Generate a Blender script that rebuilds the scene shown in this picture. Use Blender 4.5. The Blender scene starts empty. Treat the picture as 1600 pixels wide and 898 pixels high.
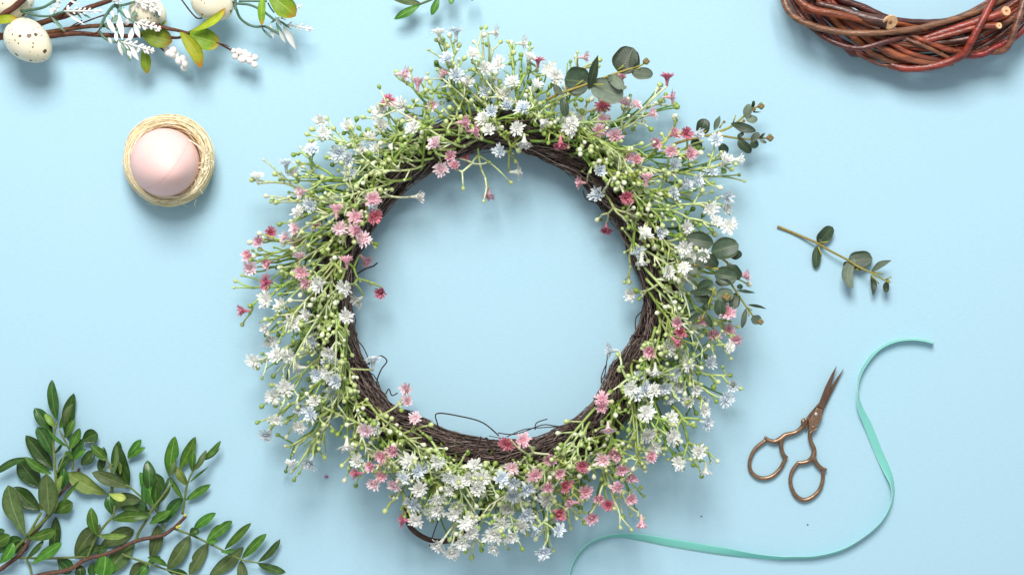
import bpy, bmesh, math, random
from mathutils import Vector, Matrix
R = random.Random(7)
sc = bpy.context.scene
C = sc.collection
# ---------------------------------------------------------------- camera, world, lamp, exposure
S = 0.0004            # metres per photo pixel on the table
H = 2600.0            # camera height in the same pixels
CX, CY = 800.0, 449.0
cam = bpy.data.objects.new('camera', bpy.data.cameras.new('camera')); C.objects.link(cam)
cam.location = (0, 0, H*S); cam.data.sensor_width = 36; cam.data.lens = 36*H/1600
cam.data.clip_start = 0.01; cam.data.clip_end = 50
sc.camera = cam
w = bpy.data.worlds.new('World'); sc.world = w; w.use_nodes = True
bg = w.node_tree.nodes['Background']; bg.inputs[0].default_value = (0.93, 0.965, 1, 1); bg.inputs[1].default_value = 0.52
def area(name, loc, target, size, power, col):
    l = bpy.data.lights.new(name, 'AREA'); l.shape = 'SQUARE'; l.size = size; l.energy = power; l.color = col
    o = bpy.data.objects.new(name, l); C.objects.link(o); o.location = loc
    o.rotation_euler = (Vector(target)-Vector(loc)).to_track_quat('-Z', 'Y').to_euler()
    return o
area('window_lamp', (-0.10, 1.02, 1.34), (0, 0, 0), 0.72, 38.5, (1.0, 0.97, 0.935))
sc.view_settings.view_transform = 'Standard'; sc.view_settings.look = 'None'
sc.view_settings.gamma = 1; sc.view_settings.use_curve_mapping = False
sc.view_settings.exposure = 0.0
sc.render.engine = 'CYCLES'
# ---------------------------------------------------------------- helpers
CROP = {'A': (350, 150, 2.9925), 'B': (600, 20, 2.9925), 'C': (850, 50, 2.9925), 'D': (350, 330, 2.9925),
        'E': (850, 330, 2.9925), 'G': (350, 580, 2.9925), 'H': (600, 620, 3.23), 'I': (880, 570, 2.9925),
        'J1': (0, 580, 5.6125), 'J2': (0, 738, 5.6125), 'J3': (220, 660, 5.6125), 'J4': (220, 738, 5.6125),
        'K1': (0, 0, 5.6125), 'K2': (150, 0, 7.483), 'K3': (300, 0, 6.414), 'N': (580, 0, 7.483),
        'Q': (1200, 340, 6.414), 'R': (860, 60, 6.414), 'U': (1060, 140, 7.483), 'V': (1060, 340, 4.9875),
        'W': (1150, 560, 3.7417), 'X': (1250, 520, 4.9875), 'Y': (1200, 700, 4.533), 'Z': (870, 800, 4.571),
        'AA': (180, 170, 5.283), 'BB': (1200, 0, 4.0), '': (0, 0, 1.0)}
def q(c, x, y):
    a, b, s = CROP[c]; return (a+x/s, b+y/s)
def P(px, py, z=0.0):
    k = (H-z)/H
    return Vector(((px-CX)*k*S, (CY-py)*k*S, z*S))
def U(v): return v*S
def link(name, me, mats, parent=None, loc=None):
    o = bpy.data.objects.new(name, me); C.objects.link(o)
    if mats is not None:
        if not me.materials: me.materials.append(mats)
    if loc is not None: o.location = loc
    if parent is not None:
        o.parent = parent
        if loc is not None: o.location = Vector(loc)-parent_world(parent)
    return o
def parent_world(p):
    v = Vector((0, 0, 0))
    while p is not None:
        v = v+p.location; p = p.parent
    return v
def thing(name, loc, label, cat, group=None):
    o = bpy.data.objects.new(name, None); C.objects.link(o); o.location = loc
    o.empty_display_size = 0.01
    o['label'] = label; o['category'] = cat
    if group: o['group'] = group
    return o
class MB:
    """collects geometry in world metres; build() makes one mesh with its origin at org"""
    def __init__(s): s.v = []; s.f = []; s.c = []; s.uv = {}
    def tube(s, pts, rad, col=(1, 1, 1), n=6, cap=True, col2=None, flat=1.0):
        m = len(pts)
        if m < 2: return
        if not hasattr(rad, '__len__'): rad = [rad]*m
        b = len(s.v); up = None
        for i, p in enumerate(pts):
            t = (pts[min(i+1, m-1)]-pts[max(i-1, 0)])
            if t.length < 1e-12: t = Vector((1, 0, 0))
            t.normalize()
            if up is None:
                up = Vector((0, 0, 1)) if abs(t.z) < .9 else Vector((1, 0, 0))
            side = t.cross(up)
            if side.length < 1e-6: side = t.orthogonal()
            side.normalize(); up = side.cross(t).normalized()
            r = rad[i]; k = i/(m-1)
            cc = col if col2 is None else tuple(col[j]*(1-k)+col2[j]*k for j in range(3))
            for a in range(n):
                th = 2*math.pi*a/n
                s.v.append(p+side*(math.cos(th)*r)+up*(math.sin(th)*r*flat)); s.c.append(cc)
        for i in range(m-1):
            for a in range(n):
                a2 = (a+1) % n
                s.f.append((b+i*n+a, b+i*n+a2, b+(i+1)*n+a2, b+(i+1)*n+a))
        if cap:
            s.f.append(tuple(b+a for a in range(n))[::-1]); s.f.append(tuple(b+(m-1)*n+a for a in range(n)))
    def ball(s, c, r, col=(1, 1, 1), seg=10, rings=7, M=None):
        b = len(s.v)
        for i in range(rings+1):
            ph = math.pi*i/rings
            for a in range(seg):
                th = 2*math.pi*a/seg
                p = Vector((math.sin(ph)*math.cos(th), math.sin(ph)*math.sin(th), math.cos(ph)))*r
                if M is not None: p = M @ p
                s.v.append(c+p); s.c.append(col)
        for i in range(rings):
            for a in range(seg):
                a2 = (a+1) % seg
                s.f.append((b+i*seg+a, b+(i+1)*seg+a, b+(i+1)*seg+a2, b+i*seg+a2))
    def build(s, name, mat, parent=None, org=None, smooth=True):
        if org is None: org = s.v[0].copy() if s.v else Vector((0, 0, 0))
        me = bpy.data.meshes.new(name)
        me.from_pydata([(p-org)[:] for p in s.v], [], s.f)
        ca = me.color_attributes.new('col', 'FLOAT_COLOR', 'POINT')
        flat = []
        for c in s.c: flat += [c[0], c[1], c[2], 1.0]
        ca.data.foreach_set('color', flat)
        if smooth: me.polygons.foreach_set('use_smooth', [True]*len(me.polygons))
        me.update()
        return link(name, me, mat, parent, org)
def catmull(pts, n=5):
    out = []
    m = len(pts)
    for i in range(m-1):
        p0 = pts[max(i-1, 0)]; p1 = pts[i]; p2 = pts[i+1]; p3 = pts[min(i+2, m-1)]
        for k in range(n):
            t = k/n
            out.append(0.5*((2*p1)+(p2-p0)*t+(2*p0-5*p1+4*p2-p3)*t*t+(3*p1-p0-3*p2+p3)*t**3))
    out.append(pts[-1].copy()); return out
def srgb(r, g, b):
    f = lambda x: (x/255/12.92) if x/255 <= .04045 else ((x/255+.055)/1.055)**2.4
    return (f(r), f(g), f(b))
def sd(r_, g_, b_, k=.72):
    return tuple(x*k for x in srgb(r_, g_, b_))
# ---------------------------------------------------------------- materials
def newmat(name):
    m = bpy.data.materials.new(name); m.use_nodes = True
    nt = m.node_tree; return m, nt, nt.nodes['Principled BSDF']
def N(nt, t, **k):
    n = nt.nodes.new(t)
    for a, b in k.items(): setattr(n, a, b)
    return n
def mixrgb(nt, fac, a, b, mode='MIX'):
    n = N(nt, 'ShaderNodeMix', data_type='RGBA', blend_type=mode)
    for i, v in ((0, fac), (6, a), (7, b)):
        if isinstance(v, bpy.types.NodeSocket): nt.links.new(v, n.inputs[i])
        elif i == 0: n.inputs[0].default_value = v
        else: n.inputs[i].default_value = (*v, 1) if len(v) == 3 else v
    return n.outputs[2]
def math_(nt, op, a, b=0.0, c=None, clamp=False):
    n = N(nt, 'ShaderNodeMath', operation=op); n.use_clamp = clamp
    for i, v in ((0, a), (1, b)) + (((2, c),) if c is not None else ()):
        if isinstance(v, bpy.types.NodeSocket): nt.links.new(v, n.inputs[i])
        else: n.inputs[i].default_value = v
    return n.outputs[0]
def smooth_(nt, v, lo, hi, o0=0.0, o1=1.0):
    n = N(nt, 'ShaderNodeMapRange', interpolation_type='SMOOTHSTEP')
    nt.links.new(v, n.inputs[0]); n.inputs[1].default_value = lo; n.inputs[2].default_value = hi
    n.inputs[3].default_value = o0; n.inputs[4].default_value = o1
    return n.outputs[0]
def noise(nt, scale, detail=4, vec=None, stretch=None):
    tc = N(nt, 'ShaderNodeTexCoord'); v = tc.outputs['Object'] if vec is None else vec
    if stretch:
        mp = N(nt, 'ShaderNodeMapping'); mp.inputs['Scale'].default_value = stretch
        nt.links.new(v, mp.inputs[0]); v = mp.outputs[0]
    n = N(nt, 'ShaderNodeTexNoise'); n.inputs['Scale'].default_value = scale; n.inputs['Detail'].default_value = detail
    nt.links.new(v, n.inputs['Vector']); return n.outputs['Fac']
def bump(nt, bs, h, strength, dist):
    b = N(nt, 'ShaderNodeBump'); b.inputs['Strength'].default_value = strength; b.inputs['Distance'].default_value = dist
    nt.links.new(h, b.inputs['Height']); nt.links.new(b.outputs[0], bs.inputs['Normal']); return b
def translucent(nt, bs, colsock, amt):
    out = nt.nodes['Material Output']
    t = N(nt, 'ShaderNodeBsdfTranslucent'); nt.links.new(colsock, t.inputs[0])
    mx = N(nt, 'ShaderNodeMixShader'); mx.inputs[0].default_value = amt
    nt.links.new(bs.outputs[0], mx.inputs[1]); nt.links.new(t.outputs[0], mx.inputs[2])
    nt.links.new(mx.outputs[0], out.inputs['Surface'])
def colmat(name, rough=.5, var=.25, nscale=900, bumpd=0.0, bscale=2500, trans=0.0, metal=0.0, hue=.02, spec=.5, stretch=None):
    """colour from the mesh's own 'col' attribute, mottled by noise and by the object's random number"""
    m, nt, bs = newmat(name)
    a = N(nt, 'ShaderNodeAttribute', attribute_name='col')
    nz = noise(nt, nscale, 3, stretch=stretch)
    f = smooth_(nt, nz, .25, .75, 1-var, 1+var)
    oi = N(nt, 'ShaderNodeObjectInfo')
    hs = N(nt, 'ShaderNodeHueSaturation')
    nt.links.new(math_(nt, 'MULTIPLY_ADD', oi.outputs['Random'], hue*2, .5-hue), hs.inputs['Hue'])
    nt.links.new(math_(nt, 'MULTIPLY', f, math_(nt, 'MULTIPLY_ADD', oi.outputs['Random'], .2, .9)), hs.inputs['Value'])
    nt.links.new(a.outputs['Color'], hs.inputs['Color'])
    nt.links.new(hs.outputs[0], bs.inputs['Base Color'])
    bs.inputs['Roughness'].default_value = rough; bs.inputs['Metallic'].default_value = metal
    bs.inputs['Specular IOR Level'].default_value = spec
    if bumpd: bump(nt, bs, noise(nt, bscale, 4, stretch=stretch), .6, bumpd)
    if trans: translucent(nt, bs, hs.outputs[0], trans)
    return m
def leafmat(name, base, dark, rib, rough=.42, edge=None, trans=.12, spots=0.0, tipcol=None, spec=.38):
    m, nt, bs = newmat(name)
    uv = N(nt, 'ShaderNodeUVMap'); sp = N(nt, 'ShaderNodeSeparateXYZ'); nt.links.new(uv.outputs[0], sp.inputs[0])
    u, v = sp.outputs[0], sp.outputs[1]
    av = math_(nt, 'ABSOLUTE', math_(nt, 'SUBTRACT', v, .5))
    c = mixrgb(nt, smooth_(nt, noise(nt, 260, 5), .3, .7), base, dark)
    vein = N(nt, 'ShaderNodeTexWave'); vein.inputs['Scale'].default_value = 3.4; vein.inputs['Distortion'].default_value = 1.5
    cb = N(nt, 'ShaderNodeCombineXYZ')
    nt.links.new(math_(nt, 'SUBTRACT', u, math_(nt, 'MULTIPLY', av, .55)), cb.inputs[0])
    nt.links.new(math_(nt, 'MULTIPLY', v, .12), cb.inputs[1])
    nt.links.new(cb.outputs[0], vein.inputs['Vector'])
    vv = smooth_(nt, vein.outputs['Fac'], .86, 1.0)
    c = mixrgb(nt, math_(nt, 'MULTIPLY', vv, .16), c, rib)
    if tipcol: c = mixrgb(nt, smooth_(nt, math_(nt, 'ADD', u, math_(nt, 'MULTIPLY', noise(nt, 200, 3), .3)), .85, 1.25), c, tipcol)
    if spots: c = mixrgb(nt, math_(nt, 'MULTIPLY', smooth_(nt, noise(nt, 420, 6), .60, .70), spots), c, srgb(96, 78, 52))
    c = mixrgb(nt, smooth_(nt, av, .018, .04, .75, 0), c, rib)
    if edge: c = mixrgb(nt, smooth_(nt, av, .455, .485, 0, .8), c, edge)
    oi = N(nt, 'ShaderNodeObjectInfo'); hs = N(nt, 'ShaderNodeHueSaturation')
    nt.links.new(math_(nt, 'MULTIPLY_ADD', oi.outputs['Random'], .03, .485), hs.inputs['Hue'])
    nt.links.new(math_(nt, 'MULTIPLY_ADD', oi.outputs['Random'], .5, .75), hs.inputs['Value'])
    nt.links.new(c, hs.inputs['Color'])
    nt.links.new(hs.outputs[0], bs.inputs['Base Color']); bs.inputs['Roughness'].default_value = rough
    bs.inputs['Specular IOR Level'].default_value = spec
    h = math_(nt, 'ADD', math_(nt, 'MULTIPLY', vv, -.6), noise(nt, 900, 4))
    bump(nt, bs, h, .5, .00018)
    translucent(nt, bs, hs.outputs[0], trans)
    return m
# paper
M = {}
m, nt, bs = newmat('blue_paper')
g1 = noise(nt, 900, 5, stretch=(.3, 1, 1)); g2 = noise(nt, 1700, 4)
c = mixrgb(nt, smooth_(nt, g1, .2, .8), (0.362, 0.570, 0.680), (0.388, 0.600, 0.712))
c = mixrgb(nt, smooth_(nt, noise(nt, 9, 2), .3, .7, 0, .25), c, (0.392, 0.590, 0.700))
nt.links.new(c, bs.inputs['Base Color']); bs.inputs['Roughness'].default_value = .8
bs.inputs['Specular IOR Level'].default_value = .25
bump(nt, bs, math_(nt, 'ADD', g1, math_(nt, 'MULTIPLY', g2, .9)), .4, .00011)
M['paper'] = m
M['stem'] = colmat('painted_plastic_stem', .45, .18, 300, trans=.05, spec=.4)
M['bud'] = colmat('plastic_bud', .32, .12, 250, trans=.08, spec=.5, hue=.015)
M['petal'] = colmat('fabric_petal', .7, .08, 500, trans=.28, spec=.2, hue=.008)
M['vine'] = colmat('brown_twine', .75, .3, 500, spec=.25, hue=.01)
M['willow'] = colmat('willow_bark', .34, .5, 420, .0006, 1100, spec=.6, hue=.012, stretch=(.16, 1, 1))
M['wood'] = colmat('woody_stem', .6, .3, 400, .0002, 2500, spec=.35, hue=.01)
M['gstem'] = colmat('green_stem', .5, .2, 400, spec=.4, hue=.01)
M['white'] = colmat('white_plastic', .5, .06, 400, trans=.12, spec=.4, hue=.005)
M['fibre'] = colmat('sisal_fibre', .5, .10, 500, trans=.1, spec=.4, hue=.006)
M['cut'] = colmat('cut_wood', .7, .2, 900, spec=.2, hue=.005)
M['berry'] = colmat('pearly_berry', .3, .05, 250, trans=.06, spec=.5, hue=.004)
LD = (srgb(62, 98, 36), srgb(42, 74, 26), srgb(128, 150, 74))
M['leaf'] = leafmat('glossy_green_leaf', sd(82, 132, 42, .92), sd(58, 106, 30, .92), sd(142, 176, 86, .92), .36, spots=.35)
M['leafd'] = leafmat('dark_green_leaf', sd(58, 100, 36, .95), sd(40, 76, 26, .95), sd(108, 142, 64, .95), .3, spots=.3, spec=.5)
M['leafp'] = leafmat('pale_green_leaf', srgb(126, 152, 72), srgb(104, 134, 54), srgb(158, 178, 104), .5, spots=.5)
M['leafg'] = leafmat('grey_green_leaf', sd(104, 132, 74), sd(82, 110, 56), sd(148, 164, 104), .5, spots=.6)
M['leafy'] = leafmat('yellow_green_leaf', srgb(180, 194, 98), srgb(160, 178, 80), srgb(200, 210, 134), .5)
M['euc'] = leafmat('eucalyptus_leaf', sd(72, 94, 68), sd(52, 74, 54), sd(104, 122, 80), .4, edge=sd(132, 112, 74), spec=.4)
M['eucp'] = leafmat('pale_eucalyptus_leaf', sd(134, 150, 130), sd(116, 132, 112), sd(150, 162, 130), .55, edge=sd(140, 120, 88), spec=.4)
M['gar'] = leafmat('fabric_green_leaf', sd(140, 170, 40, 1.0), sd(112, 148, 32, 1.0), sd(170, 190, 80, 1.0), .5, tipcol=sd(200, 140, 60, 1.0), trans=.25)
M['gary'] = leafmat('fabric_lime_leaf', sd(196, 206, 48, 1.0), sd(168, 190, 40, 1.0), sd(206, 214, 100, 1.0), .5, tipcol=sd(226, 150, 60, 1.0), trans=.3)
m, nt, bs = newmat('pink_egg_shell')
c = mixrgb(nt, smooth_(nt, noise(nt, 30, 4), .3, .7), srgb(245, 205, 198), srgb(240, 197, 192))
nt.links.new(c, bs.inputs['Base Color']); bs.inputs['Roughness'].default_value = .62; bs.inputs['Specular IOR Level'].default_value = .3
bs.inputs['Subsurface Weight'].default_value = .15; bs.inputs['Subsurface Scale'].default_value = .003
bump(nt, bs, noise(nt, 1500, 3), .3, .00008)
M['egg'] = m
m, nt, bs = newmat('speckled_shell')
tc = N(nt, 'ShaderNodeTexCoord')
def speck(scale, lo, hi, rnd):
    nz = N(nt, 'ShaderNodeTexNoise'); nz.inputs['Scale'].default_value = scale*1.7; nt.links.new(tc.outputs['Object'], nz.inputs['Vector'])
    ad = N(nt, 'ShaderNodeVectorMath', operation='MULTIPLY_ADD'); nt.links.new(nz.outputs['Color'], ad.inputs[0])
    ad.inputs[1].default_value = (.5/scale,)*3; nt.links.new(tc.outputs['Object'], ad.inputs[2])
    vo = N(nt, 'ShaderNodeTexVoronoi'); vo.inputs['Scale'].default_value = scale; nt.links.new(ad.outputs[0], vo.inputs['Vector'])
    cs = N(nt, 'ShaderNodeSeparateColor'); nt.links.new(vo.outputs['Color'], cs.inputs[0])
    rad = math_(nt, 'MULTIPLY', smooth_(nt, cs.outputs[0], rnd, 1.0), hi)
    d = math_(nt, 'SUBTRACT', rad, vo.outputs['Distance'])
    return smooth_(nt, d, 0, lo)
c = mixrgb(nt, smooth_(nt, noise(nt, 60, 4), .3, .7), srgb(236, 230, 206), srgb(222, 214, 184))
c = mixrgb(nt, speck(230, .06, .36, .5), c, srgb(92, 70, 48))
c = mixrgb(nt, speck(480, .1, .36, .45), c, srgb(120, 98, 70))
nt.links.new(c, bs.inputs['Base Color']); bs.inputs['Roughness'].default_value = .42
bump(nt, bs, noise(nt, 500, 4), .35, .0003)
M['speck'] = m
m, nt, bs = newmat('bronze_metal')
c = mixrgb(nt, smooth_(nt, noise(nt, 500, 5), .3, .7), srgb(154, 126, 102), srgb(128, 102, 84))
nt.links.new(c, bs.inputs['Base Color']); bs.inputs['Metallic'].default_value = .75; bs.inputs['Roughness'].default_value = .38
bump(nt, bs, noise(nt, 2500, 3), .3, .00004)
M['bronze'] = m
m, nt, bs = newmat('brown_blade_steel')
c = mixrgb(nt, smooth_(nt, noise(nt, 900, 4, stretch=(1, .1, 1)), .3, .7), srgb(126, 100, 84), srgb(106, 84, 70))
nt.links.new(c, bs.inputs['Base Color']); bs.inputs['Metallic'].default_value = .7; bs.inputs['Roughness'].default_value = .34
M['blade'] = m
m, nt, bs = newmat('steel_screw'); bs.inputs['Base Color'].default_value = (*srgb(215, 208, 200), 1)
nt.links.new(mixrgb(nt, noise(nt, 2000, 2), srgb(220, 212, 204), srgb(190, 182, 176)), bs.inputs['Base Color'])
bs.inputs['Metallic'].default_value = .8; bs.inputs['Roughness'].default_value = .3
M['screw'] = m
m, nt, bs = newmat('mint_satin')
uv = N(nt, 'ShaderNodeUVMap')
mp = N(nt, 'ShaderNodeMapping'); mp.inputs['Scale'].default_value = (1.5, 90, 1); nt.links.new(uv.outputs[0], mp.inputs[0])
nz = N(nt, 'ShaderNodeTexNoise'); nz.inputs['Scale'].default_value = 1.0; nz.inputs['Detail'].default_value = 4; nt.links.new(mp.outputs[0], nz.inputs['Vector'])
c = mixrgb(nt, nz.outputs['Fac'], srgb(128, 220, 210), srgb(166, 236, 226))
nt.links.new(c, bs.inputs['Base Color']); bs.inputs['Roughness'].default_value = .38
bs.inputs['Anisotropic'].default_value = .6; bs.inputs['Sheen Weight'].default_value = .3
translucent(nt, bs, c, .4)
M['satin'] = m
m, nt, bs = newmat('mint_thread')
nt.links.new(mixrgb(nt, noise(nt, 3000, 2), srgb(160, 226, 212), srgb(200, 240, 230)), bs.inputs['Base Color']); bs.inputs['Roughness'].default_value = .6
M['thread'] = m
# ---------------------------------------------------------------- leaves and stems
def wprof(kind, t):
    if kind == 'round': return max(0.0, 1-(2*t-1)**2)**.5*(1 if t > .15 else .75+.25*t/.15)
    if kind == 'spat': return max(0.0, math.sin(math.pi*min(1, t**1.45)))**.62 if t < 1 else 0
    if kind == 'blade': return max(0.0, math.sin(math.pi*t**.9))**.95
    return max(0.0, math.sin(math.pi*t**1.08))**.66
def leaf(parent, a, b, wd, mat='leaf', kind='lance', bend=0.0, fold=.22, arch=3.0, tilt=0.0, name='leaf', thick=.7, nx=14, wav=1.2, notch=None):
    """a, b: (px, py, z) of stalk end and tip; wd: width in pixels"""
    dx, dy = b[0]-a[0], b[1]-a[1]; L = math.hypot(dx, dy) or 1
    nxv, nyv = -dy/L, dx/L
    ny = 6
    ph1, ph2 = R.uniform(0, 6), R.uniform(0, 6)
    org = P(*a); V = []; UVs = []; F = []
    for layer in (0, 1):
        for i in range(nx+1):
            t = i/nx; wv = max(wprof(kind, t), .05 if t < .5 else .015)
            for j in range(ny+1):
                s = 2*j/ny-1
                hw = wd/2*wv*(1+.05*math.sin(t*9+ph1+s*2))
                if notch and s*notch[2] > 0: hw *= 1-notch[1]*math.exp(-((t-notch[0])/.05)**2)
                off = s*hw+bend*L*4*t*(1-t)
                x = a[0]+dx*t+nxv*off; y = a[1]+dy*t+nyv*off
                z = a[2]+(b[2]-a[2])*t+fold*abs(s)*hw+arch*4*t*(1-t)+tilt*s*hw+wav*math.sin(t*7+ph2+s*1.3)*abs(s)
                V.append(P(x, y, max(z, .8)-layer*thick)-org); UVs.append((t, (s+1)/2))
    n1 = (nx+1)*(ny+1)
    for i in range(nx):
        for j in range(ny):
            k = i*(ny+1)+j
            F.append((k, k+ny+1, k+ny+2, k+1)); F.append((n1+k, n1+k+1, n1+k+ny+2, n1+k+ny+1))
    for i in range(nx):
        for j in (0, ny):
            k = i*(ny+1)+j
            F.append((k, n1+k, n1+k+ny+1, k+ny+1) if j == ny else (k, k+ny+1, n1+k+ny+1, n1+k))
    me = bpy.data.meshes.new(name); me.from_pydata([v[:] for v in V], [], F)
    ul = me.uv_layers.new(name='UVMap'); vi = [0]*len(me.loops); me.loops.foreach_get('vertex_index', vi)
    fl = []
    for k in vi: fl += UVs[k]
    ul.data.foreach_set('uv', fl)
    me.polygons.foreach_set('use_smooth', [True]*len(F)); me.update()
    return link(name, me, M[mat], parent, org)
def stem(parent, pts, r, col, col2=None, mat='wood', name='stem', n=8, sub=5, knots=0.0):
    """pts: (px, py, z); r: one radius or (start, end) in pixels"""
    P3 = catmull([P(*p) for p in pts], sub); m_ = len(P3)
    r0, r1 = (r, r) if not hasattr(r, '__len__') else r
    rad = [U(r0+(r1-r0)*i/(m_-1))*(1+knots*R.uniform(-1, 1)) for i in range(m_)]
    mb = MB(); mb.tube(P3, rad, col, n, True, col2)
    return mb.build(name, M[mat], parent)
# ---------------------------------------------------------------- setting
me = bpy.data.meshes.new('tabletop')
me.from_pydata([(-2.5, -2.5, 0), (2.5, -2.5, 0), (2.5, 2.5, 0), (-2.5, 2.5, 0)], [], [(0, 1, 2, 3)])
o = link('tabletop', me, M['paper']); o['kind'] = 'structure'
# ================================================================ FLOWER WREATH
WCX, WCY = 778.0, 463.0
wreath = thing('flower_wreath', P(WCX, WCY, 0), 'large round twine wreath covered in tiny pink, white and pale blue flowers', 'wreath')
GREEN_D = srgb(58, 86, 26); GREEN_M = srgb(116, 146, 48); GREEN_L = srgb(172, 190, 104); CREAM = srgb(214, 220, 184)  # darkest green: low stems, deepened further to paint shade into the gaps
rin_tab = [(0, 228), (20, 216), (45, 214), (60, 222), (90, 232), (120, 222), (150, 222), (180, 230), (200, 230), (225, 236), (240, 222), (262, 222), (285, 228), (310, 222), (330, 206), (350, 226), (360, 228)]
def rin(deg):
    deg %= 360
    for (a, r), (b, s) in zip(rin_tab, rin_tab[1:]):
        if a <= deg <= b: return r+(s-r)*(deg-a)/(b-a)
def ringpt(deg, rr, phi, hw=30, hz=38, zc=40):
    """point in a tube section: rr 0..1 from its axis, phi round it"""
    rad = rin(deg)+hw+rr*hw*math.cos(phi); t = math.radians(deg)
    z = zc+rr*hz*math.sin(phi)
    return P(WCX+rad*math.cos(t), WCY-rad*math.sin(t), max(z, 1.5))
mb = MB()
browns = [srgb(82, 70, 64), srgb(108, 95, 88), srgb(60, 50, 46), srgb(136, 122, 114), srgb(92, 76, 68)]
for k in range(1300):
    d0 = R.uniform(0, 360); ln = R.uniform(28, 80); ph = R.uniform(0, 2*math.pi); rr = R.uniform(.62, 1.04); tw = R.uniform(-1.8, 2.6)
    wob = R.uniform(.3, 2.6); pw = R.uniform(0, 6); m_ = 15
    if R.random() < .12: rr += R.uniform(.03, .16)
    pts = [ringpt(d0+ln*i/m_, rr+.05*math.sin(i*1.1+pw)*wob, ph+tw*i/m_+.16*wob*math.sin(i*.9+pw)) for i in range(m_+1)]
    mb.tube(pts, U(R.uniform(.5, .95)), R.choice(browns), 4, False)
o = mb.build('twine_strand', M['vine'], wreath, P(WCX, WCY, 0)); o['kind'] = 'stuff'
mb = MB(); pts = [ringpt(i*5, 0, 0) for i in range(73)]
mb.tube(pts, U(21), srgb(52, 42, 38), 12, False); mb.build('ring_core', M['vine'], wreath, P(WCX, WCY, 0))
for d in (232, 238, 262, 268, 300, 313, 345, 12, 40, 66, 128, 160, 205):          # binding wire wound across the ring
    mb = MB(); sk = R.uniform(-5, 5)
    mb.tube([ringpt(d+sk*math.sin(a*.26), 1.05, -1.2+a*.27) for a in range(22)], U(1.3), srgb(66, 46, 42), 5)
    mb.build('binding_wire', M['vine'], wreath)
def wire(c, pts, r=1.0, z=40, name='loose_strand'):
    p = [(*q(c, x, y), z_) for (x, y, z_) in [(a[0], a[1], a[2] if len(a) > 2 else z) for a in pts]]
    return stem(wreath, p, r, srgb(62, 46, 42), mat='vine', name=name, n=5)
wire('H', [(290, 185, 50), (268, 130, 62), (270, 82, 60), (400, 100, 50), (500, 130, 46), (580, 195, 52)], 1.1)
wire('H', [(575, 180), (640, 188), (700, 176), (800, 140), (860, 145), (905, 150)], .9, 48)
wire('H', [(762, 165), (770, 130), (825, 110)], .9, 46)
wire('H', [(620, 200), (700, 165), (780, 155), (880, 148), (940, 135)], .8, 50)
wire('D', [(660, 720), (710, 690), (735, 675), (762, 700), (735, 740), (715, 800), (735, 850)], 1.1, 50)
wire('D', [(600, 590), (640, 620), (668, 670), (680, 720)], .9, 36)
wire('D', [(610, 300), (650, 275), (680, 262), (700, 255), (718, 240)], 1.2, 40)
wire('D', [(700, 900), (745, 870), (770, 830), (785, 860), (812, 848)], 1.0, 40)
wire('E', [(300, 650), (285, 760), (268, 800), (310, 840)], .9, 34)
wire('E', [(455, 470), (430, 500), (432, 560), (470, 600)], .9, 34)
wire('I', [(200, 0), (178, 60), (190, 100)], .9, 34)
wire('B', [(690, 640), (700, 625), (715, 660)], 1.0, 40)
wire('B', [(930, 830), (945, 870), (985, 885), (1020, 870)], .9, 40)
wire('G', [(960, 815, 28), (985, 740, 30), (1010, 672, 40)], .9)
stem(wreath, [(*q('G', x, y), z) for x, y, z in [(1010, 400, 16), (950, 490, 18), (900, 560, 20), (868, 600, 24), (852, 650, 22), (868, 720, 22), (920, 768, 22), (990, 793, 22), (1060, 788, 24), (1105, 765, 28), (1190, 690, 22), (1240, 580, 18), (1270, 440, 16)]],
     4.2, srgb(70, 54, 48), srgb(84, 64, 54), mat='vine', name='cane_loop', n=10)
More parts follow.
